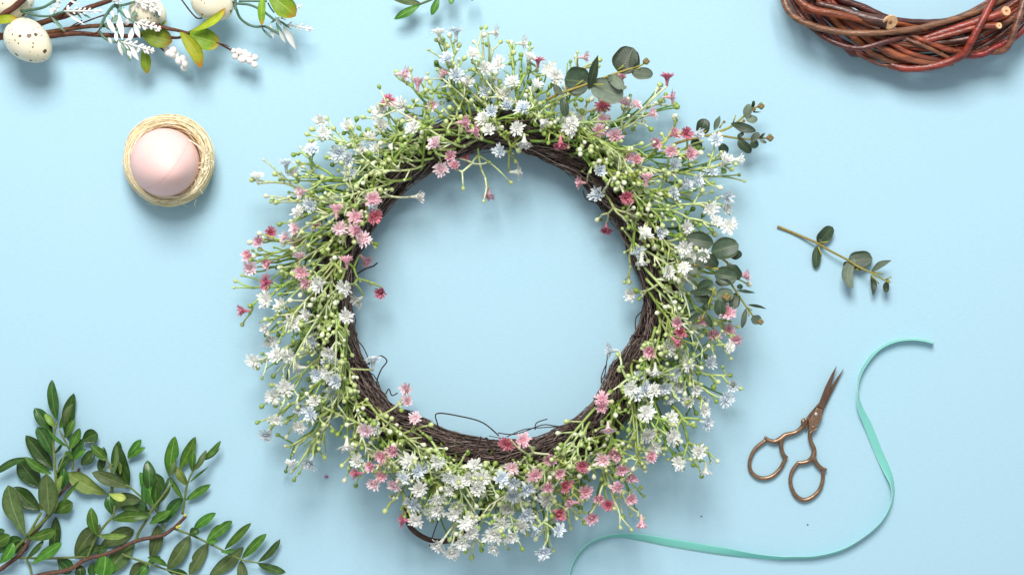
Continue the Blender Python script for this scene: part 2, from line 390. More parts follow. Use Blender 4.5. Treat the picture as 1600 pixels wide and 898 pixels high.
# --- blooms: one shared mesh per colour and shape
def flower_mesh(name, kind, seed):
    r = random.Random(seed); mb = MB()
    pal = {'w': (srgb(251, 251, 247), srgb(246, 247, 240), srgb(232, 236, 214)),
           'b': (srgb(244, 248, 250), srgb(208, 222, 232), srgb(230, 236, 230)),
           'p': (srgb(251, 230, 234), srgb(248, 214, 222), srgb(246, 222, 216)),
           'm': (srgb(245, 208, 216), srgb(236, 182, 196), srgb(242, 202, 202)),
           'r': (srgb(226, 150, 166), srgb(204, 108, 132), srgb(228, 156, 168))}[kind]
    tip, mid, tube = pal
    zs = [0, 3, 7, 10.5, 12.5]; rs = [1.5, 1.9, 2.3, 3.4, 5.0]
    mb.tube([Vector((0, 0, U(z))) for z in zs], [U(x) for x in rs], tube, 8, True, mid)
    def finger(base, d, side, L, wd, el0, el1, col0, col1):
        b = len(mb.v); n = 4; p = base.copy(); upv = Vector((0, 0, 1))
        for i in range(n+1):
            t = i/n; el = el0+(el1-el0)*t
            dirv = d*math.cos(el)+upv*math.sin(el)
            ww = wd*(.55+.75*t if t < .75 else 1.05*(1-t)/.25*.75+.2)
            nrm = side.cross(dirv)
            cc = tuple(col0[k]*(1-t)+col1[k]*t for k in range(3))
            mb.v += [p-side*ww/2, p+nrm*ww*.22, p+side*ww/2]; mb.c += [cc]*3
            p = p+dirv*(L/n)
        for i in range(n):
            for j in range(2):
                k = b+i*3+j; mb.f.append((k, k+1, k+4, k+3))
    ncol = .93+.07*r.random(); shut = .55 if seed % 3 == 1 else (.25 if seed % 3 == 2 else 0)
    for ring, (cnt, L, r0, e0, e1) in enumerate([(13, 10.2, 3.6, .35, -.05), (11, 8.2, 2.8, .75, .3), (7, 5.5, 1.6, 1.15, .75)]):
        for k in range(cnt):
            a = 2*math.pi*(k+r.uniform(-.3, .3)+ring*.4)/cnt
            d = Vector((math.cos(a), math.sin(a), 0)); LL = L*r.uniform(.65, 1.15)
            v = r.uniform(.86, 1.06)
            c0 = tuple(x*v for x in mid); c1 = tuple(min(.93, x*v) for x in tip)
            base = Vector((0, 0, U(12.0+ring*.6)))+d*U(r0)
            fork = r.random() < .6
            for sg in ((-1, 1) if fork else (0,)):
                a2 = a+sg*.13; d2 = Vector((math.cos(a2), math.sin(a2), 0)); sd = Vector((-math.sin(a2), math.cos(a2), 0))
                finger(base, d2, sd, U(LL*r.uniform(.85, 1.05)), U(2.25 if fork else 3.2), e0+shut+r.uniform(-.2, .25), e1+shut+r.uniform(-.3, .3), c0, c1)
    me = bpy.data.meshes.new(name); me.from_pydata([v[:] for v in mb.v], [], mb.f)
    ca = me.color_attributes.new('col', 'FLOAT_COLOR', 'POINT'); fl = []
    for c_ in mb.c: fl += [*c_, 1.0]
    ca.data.foreach_set('color', fl); me.polygons.foreach_set('use_smooth', [True]*len(mb.f)); me.materials.append(M['petal']); me.update()
    return me
FM = {k: [flower_mesh('flower', k, 11*i+ord(k)) for i in range(7)] for k in 'wbpmr'}
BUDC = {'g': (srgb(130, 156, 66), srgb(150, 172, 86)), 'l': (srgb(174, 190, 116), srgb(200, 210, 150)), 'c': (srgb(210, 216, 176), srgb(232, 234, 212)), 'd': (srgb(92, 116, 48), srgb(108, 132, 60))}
def bud_geo(mb, org, axis, k, sc_):
    qn = axis.to_track_quat('Z', 'Y').to_matrix(); c0, c1 = BUDC[k]
    prof = [(0, .9), (1.6, 1.5), (3.6, 3.0), (5.8, 3.9), (8.0, 3.5), (9.6, 2.0), (10.3, .35)]
    b = len(mb.v); n = 8
    for i, (z, r) in enumerate(prof):
        t = i/6; cc = tuple(c0[j]*(1-t)+c1[j]*t for j in range(3))
        for a in range(n):
            th = 2*math.pi*a/n
            mb.v.append(org+qn @ (Vector((math.cos(th)*r, math.sin(th)*r, z))*U(sc_))); mb.c.append(cc)
    for i in range(6):
        for a in range(n): mb.f.append((b+i*n+a, b+i*n+(a+1) % n, b+(i+1)*n+(a+1) % n, b+(i+1)*n+a))
    mb.f.append(tuple(b+6*n+a for a in range(n)))
BM = {}
for k in BUDC:
    mb = MB(); bud_geo(mb, Vector((0, 0, 0)), Vector((0, 0, 1)), k, 1.0)
    me = bpy.data.meshes.new('bud'); me.from_pydata([v[:] for v in mb.v], [], mb.f)
    ca = me.color_attributes.new('col', 'FLOAT_COLOR', 'POINT'); fl = []
    for c_ in mb.c: fl += [*c_, 1.0]
    ca.data.foreach_set('color', fl); me.polygons.foreach_set('use_smooth', [True]*len(mb.f)); me.materials.append(M['bud']); me.update(); BM[k] = me
FL = {
'A': "770,25,r 835,50,w 975,45,p 890,115,p 888,155,w 455,120,w 470,175,w 580,145,w 735,75,w 740,145,w 685,200,w 640,255,w 715,255,w 412,255,b 540,265,b 590,300,b 592,362,b 292,325,b,u 338,375,w 158,378,w,u 367,448,p 458,540,r,u 525,540,m,u 700,485,m 690,525,b,dr 620,570,m 628,635,m 657,672,p 660,765,m,dr 575,775,m,u 1120,125,m,r 1168,165,m,r 992,228,p 1057,285,m 1080,328,m 1015,345,p 1130,292,r,r 905,472,w,r 340,622,p 290,660,p 348,680,m 222,640,r 168,678,m 120,745,m 208,780,m 125,800,p 355,755,p,u 365,825,m 385,875,m 205,870,r 435,600,m 700,560,r 545,620,p",
'B': "258,100,w,u 338,95,b,u 520,95,w,r 648,145,w,r 85,288,p,r 158,335,m,u 300,222,b 335,300,b 285,282,m,l 470,265,w 415,200,w 540,245,w 680,215,w 720,225,r,u 770,265,w 800,310,w 475,378,b 710,345,w 655,455,b 502,465,b 575,440,b 465,505,w 492,555,w 740,510,w,dr 655,600,w,d 620,545,w 545,650,b 620,745,w,r 490,852,m,d 825,610,r,d 870,490,w 940,210,p,r 1110,305,m 1020,440,r 1120,430,p 1180,430,p 1005,555,m 1022,505,p 1005,740,b 915,795,m,l 1000,855,b 1135,670,m 1180,690,m 1130,860,r 390,330,w 600,330,w 860,540,w 560,390,w",
'C': "575,218,r,u 595,305,m,r 503,385,p 660,475,r 600,480,m 520,520,m 590,560,m 680,575,m 712,480,b,r 800,505,b 605,622,b 910,598,w,r 840,610,w 780,655,b 710,700,b 655,725,b 600,755,b 850,775,b 845,820,w 775,830,w 478,690,m,u 800,885,w 330,490,m 130,430,w 160,415,w",
'E': "290,90,r,d 465,110,w 430,195,b 455,235,w,d 575,285,w 403,385,w 650,265,w 665,305,w,d 685,215,w 810,65,w 860,70,w 935,300,m,r 855,470,m 620,520,m 635,565,r 620,610,r,dr 730,510,m 790,570,m 860,555,m 895,600,m 865,630,w 495,650,m 315,650,b,l 520,745,w,d 770,710,b 605,755,b 880,810,b 400,820,w 465,825,b 630,810,w 590,865,b 840,875,b 740,880,b 675,885,w 270,880,m",
'D': "735,375,r 455,340,w 570,355,w 90,465,r,l 205,410,w 280,440,w 395,485,w 330,520,w 575,490,w 630,415,w 425,620,b 500,655,w 355,730,w,l 145,695,w 487,758,w 530,790,b 512,855,b 697,705,b,u 857,830,p 860,885,p 240,860,w 290,825,w 440,760,b",
'G': "412,200,b 245,220,w 205,290,b 355,255,w 350,160,b 575,340,w,d 405,420,b 315,440,w,u 670,272,p 895,215,p 795,360,m 740,390,m 690,440,m 620,475,r,l 705,515,p 800,525,p 1000,415,w 1055,485,w 915,545,w 1000,580,w 840,695,r,l 900,690,w 1090,620,w 1155,680,w 1180,535,w 1010,800,w 1010,640,w 1065,835,w 1115,790,w 1150,745,w 740,485,m 1070,660,w 1130,700,w",
'H': "620,230,r 700,215,m 645,350,p 590,405,b 655,425,b 715,450,b 650,490,b 712,580,b 600,625,w 565,680,w 560,755,w 640,690,w 765,665,b,dr 805,770,b 880,665,b 760,385,m 835,305,m 885,380,m 825,450,m 910,440,r 1015,470,m 1000,340,r 1045,600,m 950,530,m,l 1095,45,m 1130,160,p,d 1160,275,m 1105,310,p 1200,360,m 1245,400,m 1175,450,m 1130,540,r 1085,505,m 1245,510,m 875,580,r 530,690,w 600,700,w",
'I': "590,190,w 655,210,w 665,270,b 385,220,w 495,245,w 430,305,w 500,330,w 425,380,w 540,455,w 665,490,w,d 630,405,w 750,165,b 405,425,m 365,735,m,d"}
BL = {
'A': "133,392 240,367 355,237 390,180 330,275 212,495 245,497 225,480 300,450 298,475 260,355 480,105 415,157 580,107 620,110 650,100 695,95 345,270 410,210 460,385 560,405 480,285 510,240 310,585 345,560 330,445",
'B': "265,118 290,143 350,155 308,110 455,68 475,68 420,135 460,150 485,150 545,135 578,130 595,140 680,142 695,162 585,240 612,245 795,230 375,215 350,213 60,277 108,325 175,375 155,410 600,662 628,645 615,695 595,795 480,800 370,822 495,700 465,885 548,540 205,280 245,265",
'C': "158,88 260,130 255,158 405,295 570,290 575,342 380,255 615,410 915,668 940,697 880,580 895,620 830,560 835,660 740,510 750,545 545,245 150,115",
'D': "80,297 52,325 42,357 83,530 190,548 213,515 150,695 155,732 245,670 255,650 275,655 230,770 228,812 255,835 270,770 713,155 708,172 638,330 692,345 555,583 120,145",
'E': "375,195 395,80 375,335 398,330 443,412 445,270 435,372 565,375 793,820 835,725 912,590 908,540 385,30 250,40 265,40 345,670",
'G': "215,240 235,150 175,165 225,65 210,285 290,310 305,355 318,395 325,510 350,480 290,235 540,290 555,312 415,320 413,375 615,535 780,585 830,643 833,672 925,668 1125,852 1158,868 635,435 965,250 830,180",
'H': "405,790 440,810 630,770 768,715 815,740 857,780 905,590 945,665 1010,630 1207,605 1250,600 1040,605 960,497 990,580",
'I': "492,443 560,487 610,470 642,452 692,462 690,265 650,372 368,735 280,710 320,705 365,575 375,720 38,770 100,740 105,690 830,110 705,100"}
DIRS = {'u': (0, 1), 'd': (0, -1), 'l': (-1, 0), 'r': (1, 0), 'dr': (.7, -.7)}
terms = []      # px, py, z, kind, colour, axis
pts_seen = []
for cp, s in FL.items():
    for tok in s.split():
        a = tok.split(','); x, y = q(cp, float(a[0]), float(a[1]))
        if any((x-u)**2+(y-v)**2 < 64 for u, v in pts_seen): continue
        pts_seen.append((x, y)); rad = math.hypot(x-WCX, y-WCY)
        z = R.uniform(120, 148) if 225 < rad < 295 else (R.uniform(70, 116) if rad >= 295 else R.uniform(50, 76))
        if y > 640 and rad >= 280: z += 38
        out = Vector(((x-WCX), (WCY-y), 0)).normalized()
        if len(a) > 3: dv = DIRS[a[3]]; ax = Vector((dv[0], dv[1], R.uniform(.15, .5)))
        else: ax = out*R.uniform(-.1, .55)+Vector((R.uniform(-.45, .45), R.uniform(-.45, .45), 1))
        terms.append([x, y, z, 'F', a[2], ax.normalized(), len(a) > 3])
for i in range(64):       # smaller white florets half buried among the stems on the left, right and lower sides
    a = R.choice((R.uniform(150, 235), R.uniform(-50, 30), R.uniform(235, 290))); rr_ = rin(a)+R.uniform(38, 135); t_ = math.radians(a)
    x, y = WCX+rr_*math.cos(t_), WCY-rr_*math.sin(t_)
    if min((x-u)**2+(y-v)**2 for u, v in pts_seen) < 190 or min((x-u)**2+(y-v)**2 for u, v in pts_seen) > 2200: continue
    pts_seen.append((x, y)); terms.append([x, y, R.uniform(96, 128), 'F', R.choice('wwwb'), Vector((R.uniform(-.6, .6), R.uniform(-.6, .6), 1)).normalized(), False])
nfl = len(terms)
def add_bud(x, y, z, k=None):
    terms.append([x, y, z, 'B', k or R.choice('gglllc'), None, False])
for cp, s in BL.items():
    for tok in s.split():
        a = tok.split(','); x, y = q(cp, float(a[0]), float(a[1])); rad = math.hypot(x-WCX, y-WCY)
        add_bud(x, y, R.uniform(95, 125) if 225 < rad < 295 else R.uniform(46, 84))
for i in range(nfl):
    x, y, z = terms[i][:3]; rad = math.hypot(x-WCX, y-WCY)
    if rad < 222: continue
    for k in range(R.choice((1, 2, 2, 3))):
        for _ in range(6):
            a = R.uniform(0, 6.28); d = R.uniform(11, 34); bx, by = x+math.cos(a)*d, y+math.sin(a)*d
            rb = math.hypot(bx-WCX, by-WCY)
            if rb < rad+8 and rb > 238: break
        else: continue
        add_bud(bx, by, z+R.uniform(-22, -2))
low = []
fl_out = [(t[0], t[1]) for t in terms[:nfl] if math.hypot(t[0]-WCX, t[1]-WCY) > 300]
for i in range(800):       # short budded side shoots over the outer half of the ring and just beyond it
    a = R.uniform(0, 360); rr_ = rin(a)+R.triangular(12, 135, 40)
    if rr_ < rin(a)+(38 if 243 < a < 297 else 32 if 30 < a < 76 else 24 if 198 < a < 236 else 0): continue
    t_ = math.radians(a)
    add_bud(WCX+rr_*math.cos(t_), WCY-rr_*math.sin(t_), R.uniform(82, 118) if rr_ < rin(a)+60 else R.uniform(40, 96), R.choice('ssgllc'))
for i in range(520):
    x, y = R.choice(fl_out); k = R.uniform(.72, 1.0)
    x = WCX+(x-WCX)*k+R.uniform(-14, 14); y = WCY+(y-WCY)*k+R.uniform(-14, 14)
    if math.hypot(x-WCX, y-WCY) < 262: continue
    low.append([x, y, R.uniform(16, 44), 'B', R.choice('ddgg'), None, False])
mid = []
for i in range(620):
    x, y = R.choice(fl_out); d_ = math.hypot(x-WCX, y-WCY); a_ = math.atan2(WCY-y, x-WCX)+R.uniform(-.07, .07); lo = rin(math.degrees(a_))+22
    rr_ = lo+(d_-4-lo)*R.random()**.8
    mid.append([WCX+rr_*math.cos(a_), WCY-rr_*math.sin(a_), R.uniform(78, 104) if rr_ < lo+40 else R.uniform(34, 80), 'B', R.choice('sssgdgl'), None, False])
def kmeans(ts, k, it=8):
    k = min(k, len(ts)); cs = [(t[0], t[1]) for t in R.sample(ts, k)]
    for _ in range(it):
        gr = [[] for _ in cs]
        for t in ts:
            gr[min(range(len(cs)), key=lambda j: (t[0]-cs[j][0])**2+(t[1]-cs[j][1])**2)].append(t)
        gr = [g for g in gr if g]
        cs = [(sum(t[0] for t in g)/len(g), sum(t[1] for t in g)/len(g)) for g in gr]
    return gr
loose_buds = []; bud_jobs = []
def sprig(ts, deep):
    cx = sum(t[0] for t in ts)/len(ts); cy = sum(t[1] for t in ts)/len(ts)
    th = math.atan2(WCY-cy, cx-WCX)
    th2 = th+.22*math.cos(th)*R.uniform(.5, 1.3)+R.uniform(-.06, .06)
    rr = rin(math.degrees(th2))+(R.uniform(14, 46) if deep != 1 else R.uniform(40, 56))
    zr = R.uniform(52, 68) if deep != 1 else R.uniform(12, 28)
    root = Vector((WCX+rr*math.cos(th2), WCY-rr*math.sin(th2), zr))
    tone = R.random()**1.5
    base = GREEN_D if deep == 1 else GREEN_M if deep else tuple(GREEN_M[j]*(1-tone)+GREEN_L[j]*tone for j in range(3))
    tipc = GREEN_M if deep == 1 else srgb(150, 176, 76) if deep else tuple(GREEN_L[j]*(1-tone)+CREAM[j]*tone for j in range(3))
    mb = MB(); items = []
    def seg(a, b, ra, rb, ca, cb):
        d = b-a; L = d.length
        if L < .5: return
        nrm = Vector((-d.y, d.x, R.uniform(-.4, .6)*L)); nrm = nrm/(nrm.length or 1)*L*R.uniform(-.09, .09)
        pp = []; n_ = 5
        for i in range(n_+1):
            t = i/n_; v = a+d*t+nrm*(4*t*(1-t)); v.z = max(v.z, 4); pp.append(P(*v))
        rad = [U(ra+(rb-ra)*i/n_) for i in range(n_+1)]; rad[0] *= 1.12; rad[-1] *= 1.18
        mb.tube(pp, rad, ca, 6, True, cb)
    def grow(node, tt, lev, inc):
        colf = lambda l: tuple(base[j]*(1-min(1, l/3.2))+tipc[j]*min(1, l/3.2) for j in range(3))
        if len(tt) == 1:
            t = tt[0]; tgt = Vector(t[:3]); d = tgt-node
            if t[3] == 'F':
                ax = t[5].copy()
                if not t[6]:
                    dd = Vector((d.x, -d.y, 0))
                    if dd.length > 1: ax = (ax+dd.normalized()*.28).normalized()
                at = tgt-Vector((ax.x, -ax.y, ax.z))*12.5
                at.z = max(at.z, 8)
                seg(node, at, 1.8, 1.4, colf(lev), colf(lev+.8)); items.append(('F', at, ax, t[4]))
            elif t[4] == 's': seg(node, tgt, 1.7, .9, colf(lev), colf(lev+.6))
            else:
                if d.length < 2: d = Vector((inc.x, inc.y, 6))
                dn = d.normalized(); at = tgt-dn*6*R.uniform(.9, 1.1)
                seg(node, at, 1.5, 1.1, colf(lev), colf(lev+.8))
                items.append(('B', at, Vector((dn.x, -dn.y, dn.z)), t[4], R.uniform(.6, 1.15)))
            return
        c = Vector((sum(t[0] for t in tt)/len(tt), sum(t[1] for t in tt)/len(tt), sum(t[2] for t in tt)/len(tt)))
        d = c-node; near = min((Vector(t[:3])-node).length for t in tt)
        f = R.uniform(.42, .62)
        j = node+d*f+Vector((R.uniform(-4, 4), R.uniform(-4, 4), R.uniform(-3, 3)))
        ra = min(2.6, 1.4+.28*math.sqrt(len(tt)))
        if d.length > 8: seg(node, j, ra, max(1.7, ra*.85), colf(lev), colf(lev+.9))
        else: j = node
        gs = kmeans(tt, 3 if len(tt) > 4 and R.random() < .6 else 2)
        if len(gs) == 1: gs = [tt[:len(tt)//2], tt[len(tt)//2:]]
        for g in gs: grow(j, g, lev+1, d)
    grow(root, ts, 0, Vector((cx, cy, 0))-root)
    if not mb.v: return
    o = mb.build('flower_sprig', M['stem'], wreath, P(*root)); ow = P(*root)
    for it in items:
        if it[0] == 'F':
            f = bpy.data.objects.new('flower', R.choice(FM[it[3]])); C.objects.link(f); f.parent = o
            f.location = P(*it[1])-ow
            f.rotation_euler = (it[2].to_track_quat('Z', 'Y') @ Matrix.Rotation(R.uniform(0, 6.28), 3, 'Z').to_quaternion()).to_euler()
            s_ = R.uniform(.95, 1.25) if it[3] in 'wb' else R.uniform(.88, 1.16); f.scale = (s_, s_, s_)
        else: bud_jobs.append((o, ow, it, deep))
for g in kmeans(terms, 84, 14): sprig(g, False)
def bare(d):
    # stretches where the twine of the ring stays uncovered along its inner side
    d %= 360
    return 38 if 243 < d < 297 else 34 if 30 < d < 76 else 26 if 198 < d < 236 else 20 if 312 < d < 352 else 6
def runner(d0):
    # a long side shoot lying over the ring and curving outwards, with short budded twigs
    ln = R.uniform(14, 34)*(1 if 90 < d0 < 270 else -1)*R.choice((1, 1, 1, -1)); r0 = R.uniform(0, 30)+bare(d0); r1 = max(r0+10, R.uniform(48, 125)); tone = R.random()**1.7
    ca = tuple(GREEN_M[j]*(1-tone)+GREEN_L[j]*tone for j in range(3)); cb = tuple(GREEN_M[j]*(1-tone)*.5+GREEN_L[j]*(1-tone)*.5+CREAM[j]*tone for j in range(3))
    mb = MB(); pts = []; z0 = R.uniform(66, 82); z1 = R.uniform(84, 120); n_ = 12; bow = R.uniform(-8, 8)
    for i in range(n_+1):
        t = i/n_; a = math.radians(d0+ln*t); rr_ = rin(math.degrees(a))+r0+(r1-r0)*t**1.5+bow*math.sin(math.pi*t)
        pts.append(Vector((WCX+rr_*math.cos(a), WCY-rr_*math.sin(a), z0+(z1-z0)*math.sin(t*1.8))))
    mb.tube([P(*p) for p in pts], [U(2.2-.9*i/n_) for i in range(n_+1)], ca, 6, True, cb); jobs = []
    for i in list(range(3, n_, 2))+[n_]:
        base = pts[i]; dr = (pts[i]-pts[i-1]).normalized()
        for k in range(R.choice((1, 2))):
            sg = R.choice((-1, 1)); dv = (dr*R.uniform(.5, 1)+Vector((-dr.y, dr.x, 0))*sg*R.uniform(.2, .9)+Vector((0, 0, R.uniform(-.1, .5)))).normalized()
            L = R.uniform(9, 26); e_ = base+dv*L
            mb.tube([P(*base), P(*(base+dv*L*.5+Vector((0, 0, 1)))), P(*e_)], [U(1.5), U(1.3), U(1.0)], cb, 6, True)
            if R.random() < .7: jobs.append(('B', e_, Vector((dv.x, -dv.y, dv.z)), R.choice('gllc'), R.uniform(.6, 1.1)))
    o = mb.build('flower_sprig', M['stem'], wreath, P(*pts[0]))
    for it in jobs: bud_jobs.append((o, P(*pts[0]), it, 0))
for k in range(88): runner(k*360/88+R.uniform(-2, 2))
for g in kmeans(mid, 56, 12): sprig(g, 2)
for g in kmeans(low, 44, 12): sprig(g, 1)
vis = sorted(bud_jobs, key=lambda b: (b[3], -b[2][1].z))
mb = MB()
for i, (o, ow, it, deep) in enumerate(vis):
    if i < 298:
        f = bpy.data.objects.new('bud', BM[it[3]]); C.objects.link(f); f.parent = o; f.location = P(*it[1])-ow
        f.rotation_euler = it[2].to_track_quat('Z', 'Y').to_euler(); f.scale = (it[4],)*3
    else: bud_geo(mb, P(*it[1]), it[2], it[3], it[4])
o = mb.build('bud_cluster', M['bud'], wreath, P(WCX, WCY, 0)); o['kind'] = 'stuff'
# ================================================================ EUCALYPTUS
YST = srgb(150, 148, 60); YST2 = srgb(142, 122, 58)
def euc(label, c, z0, stems, leaves, buds=(), group='eucalyptus sprigs'):
    a = stems[0][0]; x, y = q(c, a[0], a[1])
    t = thing('eucalyptus_sprig', P(x, y, 0), label, 'sprig', group)
    s = CROP[c][2]
    for i, st in enumerate(stems):
        thin = len(st) == 2
        stem(t, [(*q(c, p[0], p[1]), z0+(p[2] if len(p) > 2 else 6)) for p in st], (1.2, .9) if thin else (2.1, 1.3), YST2 if i == 0 else YST, YST, 'gstem', 'twiglet' if thin else 'stem', sub=2 if thin else 5)
    for L in leaves:
        x0, y0, x1, y1, wd, pale, zl = L[:7]; kind = L[7] if len(L) > 7 else 'round'; bend = L[8] if len(L) > 8 else 0
        leaf(t, (*q(c, x0, y0), z0+6), (*q(c, x1, y1), z0+zl), wd/s, 'eucp' if pale else 'euc', kind, bend, fold=R.uniform(.03, .16), arch=R.uniform(1, 4), tilt=R.uniform(-.3, .3), wav=.6)
    for (x, y, r) in buds:
        mb = MB(); cpt = P(*q(c, x, y), z0+10)
        for k in range(4):
            a = k*1.6; mb.ball(cpt+Vector((math.cos(a), math.sin(a), .3*k))*U(r/s*.45), U(r/s*.6), srgb(110, 116, 60) if k % 2 else srgb(140, 96, 70), 8, 6)
        mb.build('leaf_bud', M['gstem'], t, cpt)
euc('loose eucalyptus sprig with one cut stem end lying alone on the paper above the ribbon', 'Q', 2,
    [[(95, 90, 1), (270, 160, 1), (480, 250, 8), (620, 330, 12), (790, 420, 14), (900, 490, 16), (1020, 545, 22), (1110, 590, 24), (1175, 630, 26)],
     [(510, 252, 10), (600, 242, 20)], [(505, 290, 8), (540, 390, 10)], [(1050, 545, 22), (1150, 560, 30)], [(1040, 580, 22), (1110, 660, 20)], [(1180, 622, 26), (1235, 590, 32)], [(890, 515, 16), (912, 535, 12)], [(1180, 630, 26), (1232, 650, 30)]],
    [(500, 262, 648, 92, 138, 0, 12), (495, 285, 478, 512, 92, 0, 4), (800, 440, 1048, 410, 190, 0, 10), (772, 440, 790, 485, 60, 0, 4),
     (885, 398, 845, 715, 118, 1, 26, 'round', .22), (1030, 550, 1240, 428, 66, 1, 30, 'blade', -.08), (1030, 575, 1050, 780, 62, 0, 14, 'blade', -.1), (1185, 640, 1182, 752, 64, 0, 20), (505, 255, 530, 215, 40, 1, 14)],
    [(1200, 640, 22)])
euc('eucalyptus sprig with large round leaves laid on top of the wreath at its upper right', 'R', 128,
    [[(-40, 620, -12), (110, 550, 4), (350, 465, 6), (620, 365, 8), (790, 310, 8), (900, 275, 8), (960, 235, 8)],
     [(670, 325), (735, 270, 14)], [(250, 480), (330, 420, 12)], [(430, 462, 10), (540, 465, 18)], [(620, 380), (660, 395, 14)], [(840, 315), (900, 300, 14)]],
    [(400, 445, 140, 415, 300, 0, -2), (690, 350, 830, 95, 275, 0, 0), (402, 445, 730, 600, 236, 1, 10), (385, 520, 475, 170, 96, 0, 26, 'blade'),
     (600, 362, 725, 505, 120, 1, 20), (800, 310, 850, 118, 66, 1, 22, 'round'), (812, 345, 1030, 360, 125, 1, 8), (125, 590, 155, 790, 92, 0, 6), (120, 570, 35, 465, 60, 1, 12),
     (560, 400, 620, 400, 70, 1, 14)],
    [(960, 232, 34)])
euc('forked eucalyptus sprig poking out of the wreath edge at the upper right, tips in bud', 'U', 40,
    [[(-60, 640, 10), (100, 590, 8), (260, 560, 8), (330, 540, 8), (520, 545, 2), (690, 570, 0), (850, 580, 2), (940, 570, 4), (1050, 570, 6)],
     [(330, 545, 8), (470, 495, 6), (620, 430, 4), (770, 310, 4), (850, 230, 6), (940, 200, 8)],
     [(640, 390, 6), (670, 300, 12)], [(480, 450, 6), (530, 370, 10)], [(680, 405, 6), (770, 365, 6)], [(260, 530, 8), (330, 480, 12)]],
    [(255, 530, 320, 342, 165, 0, 10), (418, 480, 487, 303, 70, 1, 14, 'blade'), (612, 398, 908, 490, 112, 0, 12, 'lance'),
     (790, 340, 830, 168, 104, 1, 14), (790, 345, 928, 350, 96, 1, 4), (865, 215, 885, 130, 42, 0, 12), (860, 265, 968, 264, 18, 0, 12, 'blade'),
     (695, 590, 850, 738, 118, 0, -4), (690, 560, 765, 505, 52, 0, 4), (850, 605, 945, 505, 84, 1, 12), (850, 600, 925, 675, 102, 0, -2),
     (945, 575, 1015, 505, 34, 0, 12, 'blade'), (950, 590, 1032, 625, 40, 1, 6), (485, 640, 570, 745, 112, 0, -6), (150, 600, 270, 690, 130, 0, -14)],
    [(1070, 565, 44), (965, 195, 42), (880, 235, 26), (765, 368, 20), (535, 380, 18)])
euc('dense eucalyptus sprig with overlapping dark leaves tucked into the right side of the wreath', 'V', 110,
    [[(-20, 335, 2), (140, 370, 6), (300, 400, 6), (380, 470, 4), (430, 545, 4), (520, 680, -8), (585, 770, -14)],
     [(285, 540, 8), (260, 600, 8), (240, 660, 6), (180, 800, 2)], [(300, 290, 8), (380, 350, 4), (385, 370, 4)], [(270, 280), (310, 400)], [(540, 700, -8), (575, 722, -8)], [(540, 730, -8), (552, 765, -8)]],
    [(275, 200, 55, 160, 140, 0, 0), (255, 270, 470, 210, 172, 0, 14), (400, 300, 497, 280, 72, 0, -6), (195, 395, 180, 262, 100, 1, 16), (305, 385, 215, 285, 88, 0, 10),
     (400, 370, 478, 480, 100, 0, 0), (282, 440, 458, 470, 150, 0, 14), (285, 500, 412, 508, 58, 0, 18), (145, 555, 270, 500, 84, 0, 8), (88, 582, 268, 580, 52, 0, 14), (120, 600, 250, 650, 84, 0, 2),
     (290, 610, 432, 600, 116, 1, 8), (320, 630, 332, 772, 98, 0, 4), (425, 710, 450, 585, 92, 0, -4), (450, 565, 602, 585, 26, 0, 0, 'blade'), (540, 680, 687, 712, 24, 0, -6, 'blade', -.05),
     (528, 705, 495, 862, 46, 1, -14, 'lance'), (565, 790, 650, 800, 76, 1, -12), (182, 740, 72, 805, 46, 0, 8, 'lance'), (205, 745, 262, 855, 52, 0, 4, 'lance'), (100, 842, 206, 850, 42, 1, 12),
     (192, 722, 222, 665, 44, 0, 8), (455, 535, 503, 540, 42, 0, 0), (130, 385, 110, 440, 70, 1, 10), (50, 340, 120, 345, 60, 1, 12)],
    [(375, 618, 34), (640, 810, 24)])
# ================================================================ LEAFY BRANCHES (bottom left)
BR = sd(126, 92, 74); BR2 = sd(104, 74, 60); GS = sd(104, 122, 60); GS2 = sd(126, 142, 74)
def LZ(layer): return {0: 4, 1: 12, 2: 24, 3: 34}[layer]
def leafset(t, rows):
    for r_ in rows:
        c, x0, y0, x1, y1, wd, tone, lay = r_[:8]; kind = r_[8] if len(r_) > 8 else 'lance'; bend = r_[9] if len(r_) > 9 else R.uniform(-.08, .08)
        z = LZ(lay); s = CROP[c][2]
        notch = r_[10] if len(r_) > 10 else ((R.uniform(.5, .9), R.uniform(.15, .35), R.choice((-1, 1))) if R.random() < .12 else None)
        leaf(t, (*q(c, x0, y0), z), (*q(c, x1, y1), z+R.uniform(-4, 7)), wd*1.03/s, {'d': 'leafd', 'm': 'leaf', 'p': 'leafp', 'g': 'leafg', 'y': 'leafy'}[tone], kind, bend, fold=R.uniform(.06, .34), arch=R.uniform(-2, 6), tilt=R.uniform(-.2, .2), notch=notch)
A_ = thing('leafy_branch', P(*q('J2', 0, 850), 0), 'glossy green leafy branch at the left edge with the tallest upright shoot', 'branch', 'leafy green branches in the lower left')
def st(t, c, pts, r, woody=False, z=None, name='stem'):
    pp = [(*q(c, p[0], p[1]), p[2] if len(p) > 2 else (z or 16)) for p in pts]
    return stem(t, pp, r, BR if woody else GS, BR2 if woody else GS2, 'wood' if woody else 'gstem', 'woody_stem' if woody else name, knots=.1 if woody else .04)
st(A_, 'J2', [(-80, 910, 10), (0, 850, 10), (130, 755, 12), (190, 700, 14), (250, 600, 14), (320, 510, 16), (400, 400, 18), (520, 200, 14), (620, 90, 10), (700, -40, 8)], (3.8, 1.9), True)
st(A_, 'J2', [(240, 550, 18), (330, 475, 20), (400, 405, 22), (470, 330, 26), (500, 250, 28), (492, 100, 28), (487, 0, 28), (472, -170, 28), (470, -310, 30), (500, -450, 32)], (3.2, 1.6))
st(A_, 'J1', [(500, 890, 24), (530, 820, 24), (580, 700, 24)], (1.8, 1.2))
